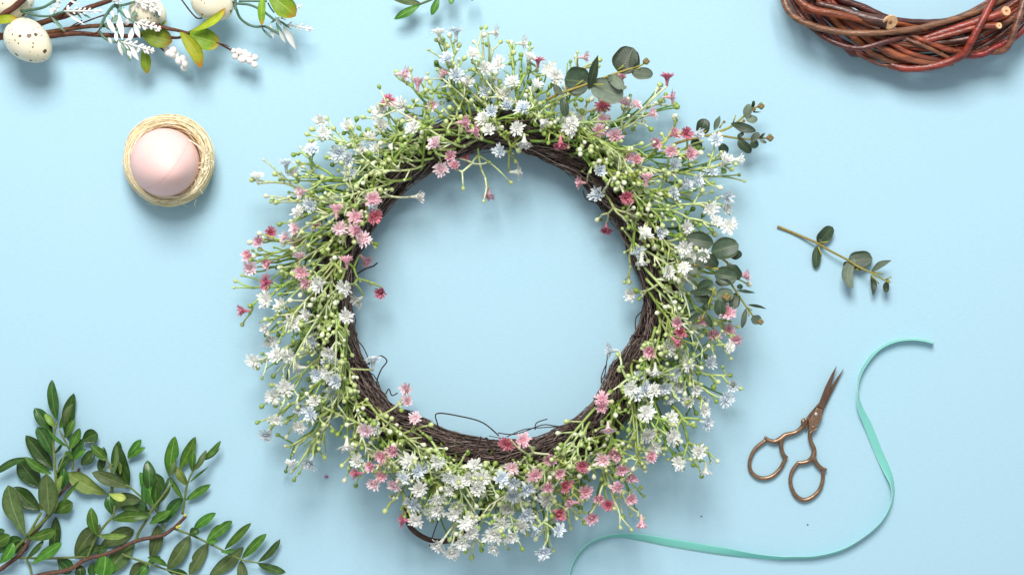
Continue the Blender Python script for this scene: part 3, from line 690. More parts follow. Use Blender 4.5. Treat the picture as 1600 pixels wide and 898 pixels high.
st(A_, 'J1', [(635, 860, 24), (640, 790, 26), (605, 680, 30), (560, 590, 32), (520, 510, 36)], (1.9, 1.2))
st(A_, 'J2', [(170, 745, 12), (440, 750, 10), (760, 735, 12)], (2, 1.7))
st(A_, 'J2', [(235, 760, 10), (265, 830, 8), (290, 960, 8)], (1.8, 1.6))
st(A_, 'J2', [(90, 750, 12), (150, 650, 14), (240, 555, 16), (360, 350, 20)], (2.6, 2.0))
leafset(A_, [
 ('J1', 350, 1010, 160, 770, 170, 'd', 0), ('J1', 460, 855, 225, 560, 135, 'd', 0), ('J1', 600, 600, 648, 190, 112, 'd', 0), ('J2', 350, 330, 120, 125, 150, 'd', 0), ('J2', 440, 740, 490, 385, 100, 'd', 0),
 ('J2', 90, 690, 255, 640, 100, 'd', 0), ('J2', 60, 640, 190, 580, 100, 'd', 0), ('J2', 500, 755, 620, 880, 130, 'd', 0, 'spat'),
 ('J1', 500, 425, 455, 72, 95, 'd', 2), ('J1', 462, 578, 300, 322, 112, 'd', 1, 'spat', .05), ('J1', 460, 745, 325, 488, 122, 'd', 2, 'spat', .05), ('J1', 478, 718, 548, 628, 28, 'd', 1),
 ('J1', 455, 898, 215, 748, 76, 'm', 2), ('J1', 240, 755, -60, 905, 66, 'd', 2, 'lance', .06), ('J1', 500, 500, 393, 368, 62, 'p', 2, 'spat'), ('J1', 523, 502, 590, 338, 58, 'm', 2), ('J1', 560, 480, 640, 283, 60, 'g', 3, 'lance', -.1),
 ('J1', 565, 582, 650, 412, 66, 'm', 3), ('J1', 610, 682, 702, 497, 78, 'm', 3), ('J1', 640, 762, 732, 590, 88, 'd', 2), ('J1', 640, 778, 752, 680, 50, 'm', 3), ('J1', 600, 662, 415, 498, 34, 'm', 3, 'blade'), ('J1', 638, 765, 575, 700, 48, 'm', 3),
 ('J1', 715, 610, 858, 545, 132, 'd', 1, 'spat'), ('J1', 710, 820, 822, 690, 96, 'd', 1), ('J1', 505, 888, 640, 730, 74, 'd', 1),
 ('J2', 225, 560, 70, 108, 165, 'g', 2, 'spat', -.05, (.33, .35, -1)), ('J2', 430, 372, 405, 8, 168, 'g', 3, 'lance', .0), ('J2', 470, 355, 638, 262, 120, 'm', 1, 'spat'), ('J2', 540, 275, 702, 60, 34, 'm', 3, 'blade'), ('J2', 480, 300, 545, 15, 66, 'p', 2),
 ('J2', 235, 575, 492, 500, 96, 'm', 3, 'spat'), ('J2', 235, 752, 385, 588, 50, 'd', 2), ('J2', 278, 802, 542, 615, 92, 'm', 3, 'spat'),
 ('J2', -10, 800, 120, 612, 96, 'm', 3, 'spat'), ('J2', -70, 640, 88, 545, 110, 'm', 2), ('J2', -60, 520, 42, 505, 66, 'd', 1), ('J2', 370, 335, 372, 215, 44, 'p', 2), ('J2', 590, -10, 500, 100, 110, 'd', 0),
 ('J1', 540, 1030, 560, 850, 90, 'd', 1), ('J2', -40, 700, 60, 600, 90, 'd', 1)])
B_ = thing('leafy_branch', P(*q('J2', 380, 898), 0), 'long woody branch with leaflets running up and right along the bottom left', 'branch', 'leafy green branches in the lower left')
st(B_, 'J2', [(150, 960, 10), (380, 892, 10), (600, 850, 12), (760, 755, 14), (930, 715, 16), (1190, 600, 18), (1347, 565, 18), (1434, 545, 18), (1540, 470, 20), (1628, 382, 22)], (4.0, 2.6), True)
st(B_, 'J2', [(765, 745, 16), (800, 660, 20), (850, 555, 24), (920, 460, 28), (990, 380, 30), (1005, 290, 34)], (2.4, 1.5))
st(B_, 'J2', [(1190, 600, 18), (1220, 520, 22), (1270, 440, 26), (1335, 320, 30), (1420, 210, 32), (1505, 95, 34)], (2.3, 1.5))
st(B_, 'J2', [(980, 170, 24), (982, 0, 28), (945, -100, 30)], (2.6, 1.6))
st(B_, 'J2', [(1380, 330, 14), (1230, 205, 20), (1125, 118, 24), (1000, 60, 24)], (1.8, 1.3))
st(B_, 'J3', [(130, 765, 20), (180, 830, 14), (200, 950, 12)], (1.9, 1.7))
st(B_, 'J1', [(1000, 810, 28), (950, 835, 28), (900, 860, 26)], (1.4, 1.1))
st(B_, 'J2', [(1065, 712, 16), (1180, 755, 16), (1300, 795, 18), (1465, 850, 16), (1650, 898, 14), (1830, 900, 12)], (1.9, 1.2))
st(B_, 'J3', [(365, 800, 20), (385, 670, 22), (405, 550, 24), (455, 430, 28), (545, 325, 32)], (2.1, 1.1))
st(B_, 'J4', [(290, 490, 18), (430, 540, 20), (580, 610, 20), (740, 690, 20), (880, 760, 20), (1030, 790, 22)], (1.9, 1.2))
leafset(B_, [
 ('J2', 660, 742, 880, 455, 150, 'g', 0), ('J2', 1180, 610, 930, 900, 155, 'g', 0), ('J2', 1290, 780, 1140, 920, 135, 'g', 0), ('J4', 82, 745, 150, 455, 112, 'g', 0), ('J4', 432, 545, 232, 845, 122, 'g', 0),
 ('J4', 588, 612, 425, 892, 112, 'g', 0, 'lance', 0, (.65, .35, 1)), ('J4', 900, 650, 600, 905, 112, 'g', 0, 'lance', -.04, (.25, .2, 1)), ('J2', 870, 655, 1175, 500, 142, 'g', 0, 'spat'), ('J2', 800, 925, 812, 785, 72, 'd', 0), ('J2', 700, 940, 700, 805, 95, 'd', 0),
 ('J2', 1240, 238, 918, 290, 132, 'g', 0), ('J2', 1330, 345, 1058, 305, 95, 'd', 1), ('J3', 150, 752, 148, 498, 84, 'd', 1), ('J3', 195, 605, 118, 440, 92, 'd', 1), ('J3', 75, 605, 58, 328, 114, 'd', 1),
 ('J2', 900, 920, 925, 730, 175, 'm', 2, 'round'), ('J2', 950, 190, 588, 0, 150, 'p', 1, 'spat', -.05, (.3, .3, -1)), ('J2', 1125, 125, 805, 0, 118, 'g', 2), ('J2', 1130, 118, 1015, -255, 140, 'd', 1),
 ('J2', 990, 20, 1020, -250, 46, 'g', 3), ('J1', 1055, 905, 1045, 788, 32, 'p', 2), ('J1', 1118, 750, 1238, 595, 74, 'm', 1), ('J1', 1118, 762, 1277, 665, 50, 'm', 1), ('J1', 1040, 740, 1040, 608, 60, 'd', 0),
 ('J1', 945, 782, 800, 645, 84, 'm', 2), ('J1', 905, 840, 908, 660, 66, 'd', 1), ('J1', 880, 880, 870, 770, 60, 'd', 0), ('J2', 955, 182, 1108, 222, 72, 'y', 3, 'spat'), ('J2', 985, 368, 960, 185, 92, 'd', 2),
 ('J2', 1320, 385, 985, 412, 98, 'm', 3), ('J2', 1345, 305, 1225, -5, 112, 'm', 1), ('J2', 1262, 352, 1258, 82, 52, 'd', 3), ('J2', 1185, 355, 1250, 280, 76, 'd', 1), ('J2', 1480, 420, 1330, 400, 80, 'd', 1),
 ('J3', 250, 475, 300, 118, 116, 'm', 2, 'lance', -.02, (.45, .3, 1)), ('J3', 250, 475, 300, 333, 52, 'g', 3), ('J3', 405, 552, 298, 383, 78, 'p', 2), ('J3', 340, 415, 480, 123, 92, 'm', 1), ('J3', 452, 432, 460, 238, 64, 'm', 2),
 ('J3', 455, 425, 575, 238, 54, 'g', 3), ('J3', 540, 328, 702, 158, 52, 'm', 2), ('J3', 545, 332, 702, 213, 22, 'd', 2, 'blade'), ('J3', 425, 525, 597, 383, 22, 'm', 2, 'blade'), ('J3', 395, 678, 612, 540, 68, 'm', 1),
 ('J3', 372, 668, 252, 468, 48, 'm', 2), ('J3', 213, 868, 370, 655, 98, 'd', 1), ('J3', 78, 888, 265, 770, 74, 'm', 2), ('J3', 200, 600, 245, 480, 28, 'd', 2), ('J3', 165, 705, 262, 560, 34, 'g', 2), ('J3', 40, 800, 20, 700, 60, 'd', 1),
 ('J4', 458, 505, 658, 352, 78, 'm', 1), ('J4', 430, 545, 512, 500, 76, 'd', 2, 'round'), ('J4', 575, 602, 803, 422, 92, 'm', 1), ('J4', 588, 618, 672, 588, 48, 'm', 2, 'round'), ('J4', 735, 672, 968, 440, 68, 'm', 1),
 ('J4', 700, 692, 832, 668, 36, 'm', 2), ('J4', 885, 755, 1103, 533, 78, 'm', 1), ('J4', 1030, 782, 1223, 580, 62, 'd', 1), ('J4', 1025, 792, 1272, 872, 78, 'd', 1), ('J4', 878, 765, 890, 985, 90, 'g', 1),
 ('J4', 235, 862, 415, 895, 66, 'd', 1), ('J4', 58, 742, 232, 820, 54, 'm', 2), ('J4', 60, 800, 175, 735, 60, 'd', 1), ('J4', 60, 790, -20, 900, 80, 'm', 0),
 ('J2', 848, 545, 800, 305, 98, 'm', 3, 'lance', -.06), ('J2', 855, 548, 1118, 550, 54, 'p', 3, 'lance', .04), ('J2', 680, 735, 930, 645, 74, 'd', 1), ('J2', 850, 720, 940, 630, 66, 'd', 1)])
for (x, y) in ((340, 468), (320, 478), (388, 372)):
    mb = MB(); mb.ball(P(*q('J4', x, y), 22), U(2.6), srgb(196, 196, 80), 8, 6); mb.build('leaf_bud', M['gstem'], B_)
# sprig peeping in at the top
T_ = thing('leafy_sprig', P(690, -10, 0), 'small green leafy sprig peeping in at the top edge above the wreath', 'sprig')
stem(T_, [(*q('N', 570, 52), 30), (*q('N', 650, 20), 32), (*q('N', 760, -30), 34), (*q('N', 960, -130), 34), (*q('N', 1250, -260), 20)], (1.7, 2.4), GS, GS2, 'gstem', knots=.03)
for (x0, y0, x1, y1, wd, z, mt) in [(575, 55, 268, 228, 98, 28, 'leaf'), (580, 44, 235, -25, 96, 22, 'leafg'), (790, -35, 705, 182, 86, 30, 'leaf'), (960, -110, 925, 55, 82, 42, 'leaf'), (1190, -120, 1180, 15, 70, 44, 'leaf'), (900, -110, 850, -330, 90, 40, 'leafd')]:
    leaf(T_, (*q('N', x0, y0), 32), (*q('N', x1, y1), z), wd/7.483, mt, 'lance', 0, fold=.1, arch=2)
# ================================================================ PINK EGG IN NEST
ncx, ncy = 264.2, 250.4
nest = thing('nest', P(ncx, ncy, 0), 'small round nest of pale yellow sisal fibres holding the pink egg', 'nest')
mb = MB(); fib = [srgb(254, 246, 210), srgb(255, 250, 226), srgb(250, 234, 188), srgb(252, 230, 180)]
def nestpt(a, rr, ph):
    rad = 60+rr*11*math.cos(ph); z = 29+rr*27*math.sin(ph)
    return P(ncx+rad*math.cos(a), ncy-rad*math.sin(a), max(z, 1))
for k in range(950):
    a0 = R.uniform(0, 6.28); ln = R.uniform(1.0, 3.2); rr = R.uniform(.6, 1.05); ph = R.uniform(0, 6.28); tw = R.uniform(-.9, .9); pw = R.uniform(0, 6)
    if R.random() < .08: rr += R.uniform(.05, .25)
    n_ = 16
    mb.tube([nestpt(a0+ln*i/n_, rr+.04*math.sin(i*.7+pw), ph+tw*i/n_+.1*math.sin(i*.8+pw)) for i in range(n_+1)], U(R.uniform(.3, .75)), R.choice(fib), 4, False)
o = mb.build('sisal_fibre', M['fibre'], nest, P(ncx, ncy, 0)); o['kind'] = 'stuff'
mb = MB(); mb.tube([nestpt(i*.1309, 0, 0) for i in range(49)], U(8), srgb(250, 212, 158), 10, False, flat=2.6); mb.build('fibre_band', M['fibre'], nest, P(ncx, ncy, 0))  # oranger than the fibres: light filtering through them, put into the colour
mb = MB(); mb.tube([P(ncx, ncy, 1), P(ncx, ncy, 5)], [U(55), U(55)], srgb(250, 212, 158), 32, True); mb.build('nest_floor', M['fibre'], nest, P(ncx, ncy, 0))
def loosef(pts, r=.7):
    return stem(nest, [(*q('AA', *p[:2]), p[2]) for p in pts], (r, r*.6), fib[1], mat='fibre', name='loose_fibre', n=4)
loosef([(85, 300, 30), (130, 190, 40), (250, 90, 44), (400, 52, 46), (480, 60, 46)], 1.1)
loosef([(95, 290, 30), (150, 175, 38), (270, 82, 42), (420, 48, 44)], .8)
loosef([(100, 495, 30), (75, 470, 26), (50, 445, 22)]); loosef([(560, 770, 20), (570, 795, 10), (600, 808, 6)]); loosef([(670, 750, 20), (655, 785, 12), (665, 808, 6)])
loosef([(210, 720, 18), (250, 740, 12), (200, 718, 8)]); loosef([(260, 780, 18), (320, 795, 10), (390, 785, 10)])
loosef([(620, 260, 50), (700, 330, 54), (770, 430, 50), (760, 500, 48)], .9); loosef([(560, 230, 52), (680, 300, 56), (790, 400, 46)], .8)
for k in range(26):
    a = R.uniform(-.9, .25); r1 = R.uniform(50, 66); x, y = ncx+r1*math.cos(a), ncy-r1*math.sin(a); b = R.uniform(0, 6.28); L = R.uniform(6, 16); z = R.uniform(50, 58)
    p3 = [(x, y, z), (x+math.cos(b)*L*.5, y+math.sin(b)*L*.5, z+R.uniform(0, 5)), (x+math.cos(b+.9)*L, y+math.sin(b+.9)*L, z+R.uniform(-3, 2))]
    stem(nest, p3, (.8, .4), fib[1], mat='fibre', name='loose_fibre', n=4, sub=3)
def egg_mesh(name, Rm, L, mat, center, axis, parent=None, k=.16, seam=None):
    """Rm: largest radius, L: length, axis points to the narrow end (world), center in world"""
    mb = MB(); qn = axis.normalized().to_track_quat('Z', 'Y').to_matrix(); seg, rings = 48, 32
    prof = lambda ph: (math.sin(ph)*Rm*(1-k*math.cos(ph)), math.cos(ph)*L/2)
    for i in range(rings+1):
        r, z = prof(math.pi*i/rings)
        for a in range(seg):
            th = 2*math.pi*a/seg; mb.v.append(center+qn @ Vector((r*math.cos(th), r*math.sin(th), z))); mb.c.append((1, 1, 1))
    for i in range(rings):
        for a in range(seg):
            a2 = (a+1) % seg; mb.f.append((i*seg+a, (i+1)*seg+a, (i+1)*seg+a2, i*seg+a2))
    o = mb.build(name, mat, parent, center.copy())
    if seam is not None:
        qi = qn.transposed(); dl = qi @ Vector(seam); seam = math.atan2(dl.y, dl.x)
        sm = MB(); pp = []
        for i in range(60):
            ph = -math.pi*.62+math.pi*1.24*i/59; r, z = prof(abs(ph)); r = r*(1 if ph >= 0 else -1)
            pp.append(center+qn @ Vector((r*math.cos(seam), r*math.sin(seam), z)))
        sm.tube(pp, U(.3), srgb(226, 176, 172), 6); sm.build('seam', M['wood'], o)
    return o
ctr = P(259.5, 256.7, 56); tip = P(266, 268, 122)
e = egg_mesh('pink_egg', U(51), U(140), M['egg'], ctr, tip-ctr, k=.27, seam=(.67, .74, 0))
e['label'] = 'plain pale pink egg standing upright in the fibre nest'; e['category'] = 'egg'
# ================================================================ EASTER GARLAND (top left)
G_ = thing('easter_garland', P(*q('K1', 0, 320), 0), 'twig garland with speckled eggs, white berries and lime leaves across the top left corner', 'garland')
TW = sd(120, 76, 50); TW2 = sd(96, 58, 40); TG = sd(72, 110, 84); TG2 = sd(120, 156, 130)
def tw(c, pts, r, col=TW, col2=TW2, z=34, name='twig', mat='wood', kn=.08):
    return stem(G_, [(*q(c, p[0], p[1]), p[2] if len(p) > 2 else z) for p in pts], r, col, col2, mat, name, knots=kn)
tw('K1', [(-120, 330, 30), (0, 322, 32), (60, 320, 34), (200, 330, 34), (420, 318, 36), (560, 302, 38), (700, 295, 38), (860, 308, 40), (1130, 318, 42), (1254, 311, 42), (1419, 326, 44), (1554, 334, 46), (1600, 318, 48)], (6.2, 1.8))
tw('K1', [(0, 325, 34), (200, 300, 34), (390, 290, 36), (560, 262, 40), (740, 237, 42), (860, 228, 44), (1000, 225, 44), (1200, 225, 46), (1367, 225, 48), (1472, 251, 50), (1562, 270, 52), (1660, 296, 54)], (4, 2.4))
tw('K1', [(40, 320, 30), (200, 265, 34), (300, 225, 38), (470, 168, 42), (640, 120, 44), (800, 62, 46), (980, 0, 48), (1100, -50, 48)], (6, 3.2))
tw('K1', [(-60, 220, 60), (30, 130, 64), (130, 62, 66), (230, -30, 66)], (4.6, 5))
tw('K1', [(470, 200, 50), (560, 100, 52), (610, 45, 54), (690, -30, 54)], (2.6, 2.8))
tw('K1', [(620, 245, 44), (760, 190, 46), (880, 145, 46), (960, 122, 46)], 1.2); tw('K1', [(540, 290, 42), (640, 225, 44), (720, 180, 46)], 1.0)
tw('K1', [(720, 288, 42), (790, 295, 44), (850, 285, 44), (880, 250, 46)], 1.1)
tw('K2', [(680, 310, 54), (770, 320, 58), (860, 350, 60), (960, 362, 62)], (2, 1.6)); tw('K2', [(700, 295, 60), (800, 345, 56), (900, 350, 64), (1000, 375, 58)], (1.4, 1.2), TW2, TW)
tw('K2', [(940, -60, 60), (1000, 0, 60), (1090, 120, 56), (1150, 190, 54), (1190, 218, 54), (1240, 215, 58)], 1.2, TW2, TW2)
tw('K2', [(575, 438, 44), (640, 458, 44), (700, 510, 42), (795, 600, 42)], 1.1); tw('K3', [(150, 380, 52), (275, 440, 46), (400, 510, 34), (470, 552, 32)], (1.4, 1.5)); tw('K3', [(275, 440, 48), (320, 448, 46), (372, 470, 44)], (1.0, .7), TW2, TW2)
tw('K3', [(300, -60, 60), (370, 0, 60), (425, 32, 58)], (1.8, 1.3))
for c, pts, r in [('K3', [(425, 38, 56), (500, 42, 56), (580, 52, 56), (680, 95, 56), (760, 150, 54), (835, 210, 52)], 1.9), ('K3', [(440, 80, 54), (480, 180, 50), (560, 245, 48), (640, 270, 48), (730, 268, 50), (800, 300, 48), (880, 345, 44)], 2.0),
                  ('K3', [(470, 15, 58), (600, 13, 58), (750, 15, 58)], 1.7), ('K3', [(760, 30, 56), (790, 85, 54), (825, 130, 52)], 1.2), ('K3', [(705, 285, 48), (740, 335, 44), (800, 382, 40)], 1.1),
                  ('K3', [(440, -40, 58), (430, 40, 56), (440, 100, 54)], 2.6), ('K1', [(180, 100, 60), (350, 75, 60), (430, 40, 62), (500, -10, 62)], 2.2), ('K1', [(185, 102, 60), (330, 140, 60), (450, 140, 60), (570, 100, 62), (700, 100, 62)], 1.8),
                  ('K2', [(260, 40, 60), (190, 85, 58), (110, 190, 54), (50, 330, 48)], 2.4), ('K2', [(45, 370, 48), (90, 440, 50), (200, 490, 52), (330, 480, 56)], 2.0), ('K2', [(110, 280, 50), (150, 330, 52), (250, 345, 52)], 2.6),
                  ('K2', [(190, 80, 58), (330, 60, 60), (460, 20, 62)], 2.0), ('K2', [(240, 80, 56), (330, 180, 58), (450, 260, 60)], 2.0)]:
    tw(c, pts, r, TG, TG2, name='wire_stem', mat='gstem', kn=.03)
def garden_egg(c, x, y, Rm, L, ang, z, k=.14, tz=.0):
    a = math.radians(ang); s = egg_mesh('speckled_egg', U(Rm), U(L), M['speck'], P(*q(c, x, y), z), Vector((math.cos(a), math.sin(a), tz)), G_, k)
    return s
garden_egg('K1', 252, 365, 30.5, 80, -38, 62, tz=.1); garden_egg('K1', 115, 20, 29, 66, 20, 40); garden_egg('K2', 610, 140, 25, 60, -30, 36); garden_egg('K3', 208, 20, 29.5, 68, -35, 56)
def gl(c, x0, y0, x1, y1, wd, z0, z1, mt, kd='lance', bd=0.0, **k):
    leaf(G_, (*q(c, x0, y0), z0), (*q(c, x1, y1), z1), wd/CROP[c][2], mt, kd, bd, **k)
gl('K1', -80, 180, 150, 158, 80, 70, 72, 'gary', arch=5); gl('K2', 560, 560, 600, 868, 122, 40, 34, 'gar'); gl('K2', 500, 380, 892, 490, 235, 42, 44, 'gar', 'spat', arch=6)
gl('K3', -50, 345, 278, 440, 210, 50, 46, 'gar', 'round', arch=6); gl('K2', 980, 375, 1232, 798, 165, 60, 58, 'gary', 'lance', -.08, fold=.35, arch=6)
gl('K3', -40, 318, 338, 85, 80, 62, 76, 'gary', 'spat', .09, fold=.3); gl('K3', 715, -60, 700, 262, 80, 66, 62, 'gar', 'lance', .03, fold=.3); gl('K3', 735, -70, 1040, 165, 215, 68, 66, 'gar', 'spat', -.03, arch=6)
gl('K2', 765, 300, 827, 243, 34, 44, 50, 'gar')
for cname, lst in (('K2', [(808, 560, 46), (900, 592, 46), (845, 620, 46), (930, 650, 48), (1020, 690, 46), (970, 712, 48), (1042, 750, 42), (1032, 792, 44), (890, 640, 40)]),
                   ('K3', [(415, 512, 30), (470, 518, 36), (430, 568, 33), (500, 597, 42), (528, 532, 37), (580, 612, 37), (630, 580, 37), (628, 652, 34), (570, 555, 30), (545, 580, 34)])):
    a0 = lst[0]; s = CROP[cname][2]
    cl = MB(); cl.tube([P(*q(cname, lst[0][0]-20, lst[0][1]-20), 36), P(*q(cname, lst[3][0], lst[3][1]), 32), P(*q(cname, lst[-3][0], lst[-3][1]), 30)], U(1.2), TW2, 6)
    root = cl.build('berry_cluster', M['wood'], G_)
    for i, (x, y, r) in enumerate(lst):
        mb = MB(); cpt = P(*q(cname, x, y), 34+R.uniform(-4, 5)+(-6 if i == 7 and cname == 'K2' else 0)); mb.ball(cpt, U(r/s*.98), srgb(240, 234, 230), 16, 12)
        mb.build('berry', M['berry'], root, cpt)
def spike(c, x0, y0, x1, y1, n, pl, z0, z1, wr=1.5):
    s = CROP[c][2]; a = Vector((*q(c, x0, y0), z0)); b = Vector((*q(c, x1, y1), z1)); mb = MB(); W = srgb(244, 242, 238); GW = srgb(200, 218, 204)
    mb.tube(catmull([P(*a), P(*((a+b)/2+Vector((0, 0, 2)))), P(*b)], 4), U(1.3), GW, 6, True, W)
    d = (b-a); L = d.length; dn = d/L; sd = Vector((-dn.y, dn.x, 0))
    for i in range(n):
        t = .08+.9*(i+R.uniform(-.3, .3))/(n-1)
        for k in (-1, 1, 0):
            if k == 0 and i % 2: continue
            o_ = a+d*t; ln = pl/s*R.uniform(.85, 1.4)*(1-.35*t)
            dv = (dn*R.uniform(.7, 1.1)+sd*k*R.uniform(.6, .95)+Vector((0, 0, R.uniform(-.1, .5)+(1.0 if k == 0 else 0)))).normalized()
            pp = [P(*(o_+dv*ln*u)) for u in (0, .3, .6, .85, 1)]
            mb.tube(pp, [U(x*wr*R.uniform(.85, 1.15)) for x in (.6, .8, 1.25, 1.3, .5)], W, 7, True)
    e = P(*b); dv = dn
    mb.tube([P(*(b+dn*u)) for u in (-2, 2, 5, 7)], [U(x*wr) for x in (.8, 1.2, 1.2, .4)], W, 7, True)
    return mb.build('blossom_spike', M['white'], G_)
spike('K2', 450, 262, 715, 330, 6, 78, 62, 60, 1.48); spike('K2', 290, 490, 640, 590, 7, 78, 60, 54, 1.48); spike('K2', 450, 5, 720, 130, 6, 82, 64, 66, 1.56); spike('K1', 560, 100, 865, 98, 7, 48, 64, 62, 1.01)
spike('K3', 955, 250, 1180, 290, 5, 52, 46, 44, 1.01); spike('K3', 890, 190, 1075, 70, 5, 44, 46, 44, 0.94); spike('K2', 190, 20, 350, -30, 4, 70, 64, 66, 1.40); spike('K1', 470, 120, 540, -30, 5, 50, 64, 66, 1.09); spike('K2', 560, 40, 700, 20, 4, 66, 66, 70, 1.40)
def wl(c, x0, y0, x1, y1, wd, teal=False, z=60, bd=0.0):
    s = CROP[c][2]; leaf(G_, (*q(c, x0, y0), z), (*q(c, x1, y1), z-6), wd/s*1.05, 'tealleaf' if teal else 'whiteleaf', 'blade', bd, fold=.35, arch=2, name='blossom_leaf', nx=8, wav=.2)
M['whiteleaf'] = leafmat('white_plastic_leaf', srgb(240, 240, 236), srgb(226, 232, 226), srgb(226, 234, 228), .5, trans=.15)
M['tealleaf'] = leafmat('teal_plastic_leaf', srgb(130, 168, 146), srgb(92, 136, 112), srgb(190, 210, 196), .5, trans=.1)
for a in [('K2', 225, 390, 120, 203, 62), ('K2', 310, 470, 268, 155, 66), ('K2', 405, 235, 318, 85, 54), ('K2', 205, 225, 187, 95, 42), ('K2', 445, 270, 515, 452, 58), ('K2', 262, 480, 312, 657, 58), ('K2', 375, 540, 406, 732, 60, True), ('K2', 378, 545, 404, 730, 48), ('K2', 400, 545, 502, 712, 58),
          ('K2', 240, 490, 230, 358, 44), ('K2', 395, 480, 425, 330, 60), ('K2', 150, 440, 190, 520, 40), ('K2', 460, 45, 485, 162, 50), ('K2', 370, 225, 355, 300, 66), ('K2', 490, 620, 490, 550, 40), ('K2', 250, 330, 275, 230, 50), ('K2', 420, 200, 500, 100, 46, True), ('K2', 290, 500, 380, 640, 60, True), ('K2', 180, 260, 260, 180, 66, True), ('K2', 300, 60, 250, 160, 44, True), ('K2', 690, 100, 735, 235, 30, True), ('K2', 600, 20, 560, -40, 50),
          ('K1', 452, 142, 445, 45, 22), ('K1', 440, 140, 577, 285, 28, True), ('K1', 560, 100, 748, 222, 24), ('K1', 590, 95, 600, 40, 22), ('K1', 720, 120, 800, 165, 18, True), ('K1', 670, 110, 720, 170, 18, True), ('K1', 490, 60, 470, -20, 22), ('K1', 600, 0, 700, 40, 20),
          ('K3', 785, 240, 820, 392, 34), ('K3', 840, 225, 940, 440, 42, True), ('K3', 870, 300, 940, 442, 36), ('K3', 915, 260, 1043, 502, 62), ('K3', 865, 200, 1002, 302, 24, True), ('K3', 775, 240, 885, 170, 22, True), ('K3', 830, 170, 900, 260, 40), ('K3', 700, 285, 800, 382, 20, True)]:
    wl(*a[:6], teal=len(a) > 6, z=46 if a[0] == 'K3' else 60)
# ================================================================ WILLOW WREATH (top right)
vcx, vcy = 1435.0, -145.0
Wl = thing('willow_wreath', P(vcx, vcy, 0), 'bare wreath of twisted reddish brown willow rods in the top right corner', 'wreath')
WC = [srgb(118, 52, 34), srgb(98, 40, 28), srgb(146, 70, 36), srgb(76, 42, 34), srgb(112, 72, 52), srgb(128, 46, 32)]
def wpt(a, rr, ph):
    rad = 214+rr*34*math.cos(ph); z = 36+rr*30*math.sin(ph); return (vcx+rad*math.cos(a), vcy-rad*math.sin(a), max(z, 5))
for k in range(90):
    a0 = R.uniform(0, 6.28); ln = R.uniform(1.6, 3.6); rr = R.choice((.35, .55, .72, .85, .92)); ph = R.uniform(0, 6.28); tw_ = R.choice((-1, 1, 1))*R.uniform(1.2, 3.2); n_ = 22
    r0 = R.uniform(2.8, 4.8)
    pts = [P(*wpt(a0+ln*i/n_, rr, ph+tw_*i/n_)) for i in range(n_+1)]
    mb = MB(); cc = R.choice(WC); mb.tube(pts, [U(r0*(1-.45*i/n_)*R.uniform(.94, 1.07)) for i in range(n_+1)], cc, 8, True, R.choice(WC)); mb.build('willow_rod', M['willow'], Wl)
def rod(pts, r, ci, z=70, cut=None):
    pp = [(*q('BB', p[0], p[1]), p[2] if len(p) > 2 else z) for p in pts]
    o = stem(Wl, pp, r, WC[ci], WC[(ci+2) % 6] if ci < 3 else WC[ci], 'willow', 'willow_rod', n=10, knots=.07)
    if cut:
        x, y = q('BB', cut[0], cut[1]); c0 = P(x, y, cut[3]+3); ax = Vector((cut[4], cut[5], 1.2)).normalized()
        mb = MB(); mb.tube([c0-ax*U(3), c0], [U(cut[2]), U(cut[2])], srgb(222, 180, 136), 16, True); mb.tube([c0, c0+ax*U(.25)], [U(cut[2]*.3), U(cut[2]*.25)], srgb(150, 100, 66), 10, True)
        mb.build('cut_end', M['cut'], o, smooth=False)
    return o
rod([(60, -120, 55), (100, 0, 62), (130, 70, 66), (200, 130, 68), (340, 180, 70), (480, 205, 72), (640, 210, 74), (800, 197, 74), (920, 183, 72), (1000, 165, 70), (1200, 110, 68), (1340, 60, 66), (1500, -20, 60), (1700, -160, 50)], (5.6, 4.6), 4)
rod([(120, -80, 50), (150, 0, 52), (200, 90, 54), (270, 170, 56), (400, 260, 60), (560, 303, 66), (700, 272, 70), (840, 235, 66), (940, 215, 56)], (4.8, 4.2), 1)
rod([(140, -90, 60), (190, 0, 68), (280, 60, 72), (420, 90, 74), (560, 120, 74), (700, 150, 68), (850, 150, 60), (1000, 190, 56)], (6.2, 5), 0)
rod([(380, -80, 56), (470, 0, 60), (600, 50, 62), (740, 115, 62), (870, 138, 60), (1080, 140, 58), (1250, 100, 58)], (6.4, 5), 3)
rod([(1480, -160, 66), (1410, -10, 80), (1350, 110, 84), (1290, 220, 82), (1230, 330, 72), (1160, 375, 64), (1020, 418, 54), (860, 428, 46), (760, 405, 40)], (5.4, 6.6), 5)
rod([(1620, -60, 70), (1590, 40, 74), (1550, 160, 74), (1500, 290, 66), (1440, 325, 58), (1380, 320, 50)], (6, 5), 4)
rod([(500, 305, 40), (600, 360, 40), (700, 405, 40), (800, 412, 42), (900, 408, 44)], (2.6, 3.2), 4)
rod([(560, 200, 54), (700, 290, 58), (850, 360, 58), (1030, 395, 54), (1150, 390, 48)], (5, 6), 2); rod([(640, 180, 58), (770, 270, 60), (900, 340, 60), (1060, 375, 56), (1200, 370, 50)], (3.8, 4.2), 2)
rod([(760, 200, 60), (880, 250, 66), (1000, 300, 68), (1140, 370, 60)], (3.2, 3), 4); rod([(800, 180, 56), (960, 250, 64), (1120, 310, 62), (1280, 330, 54), (1380, 300, 50)], (4.5, 4.5), 2)
rod([(1180, 350, 50), (1260, 348, 54), (1340, 340, 56), (1420, 300, 56), (1560, 220, 54), (1700, 60, 50)], (5, 5.4), 5)
rod([(900, 270, 60), (1030, 245, 66), (1180, 205, 72), (1320, 168, 76), (1435, 160, 80)], (4, 5), 0, cut=(1447, 161, 4.6, 83, .5, .1))
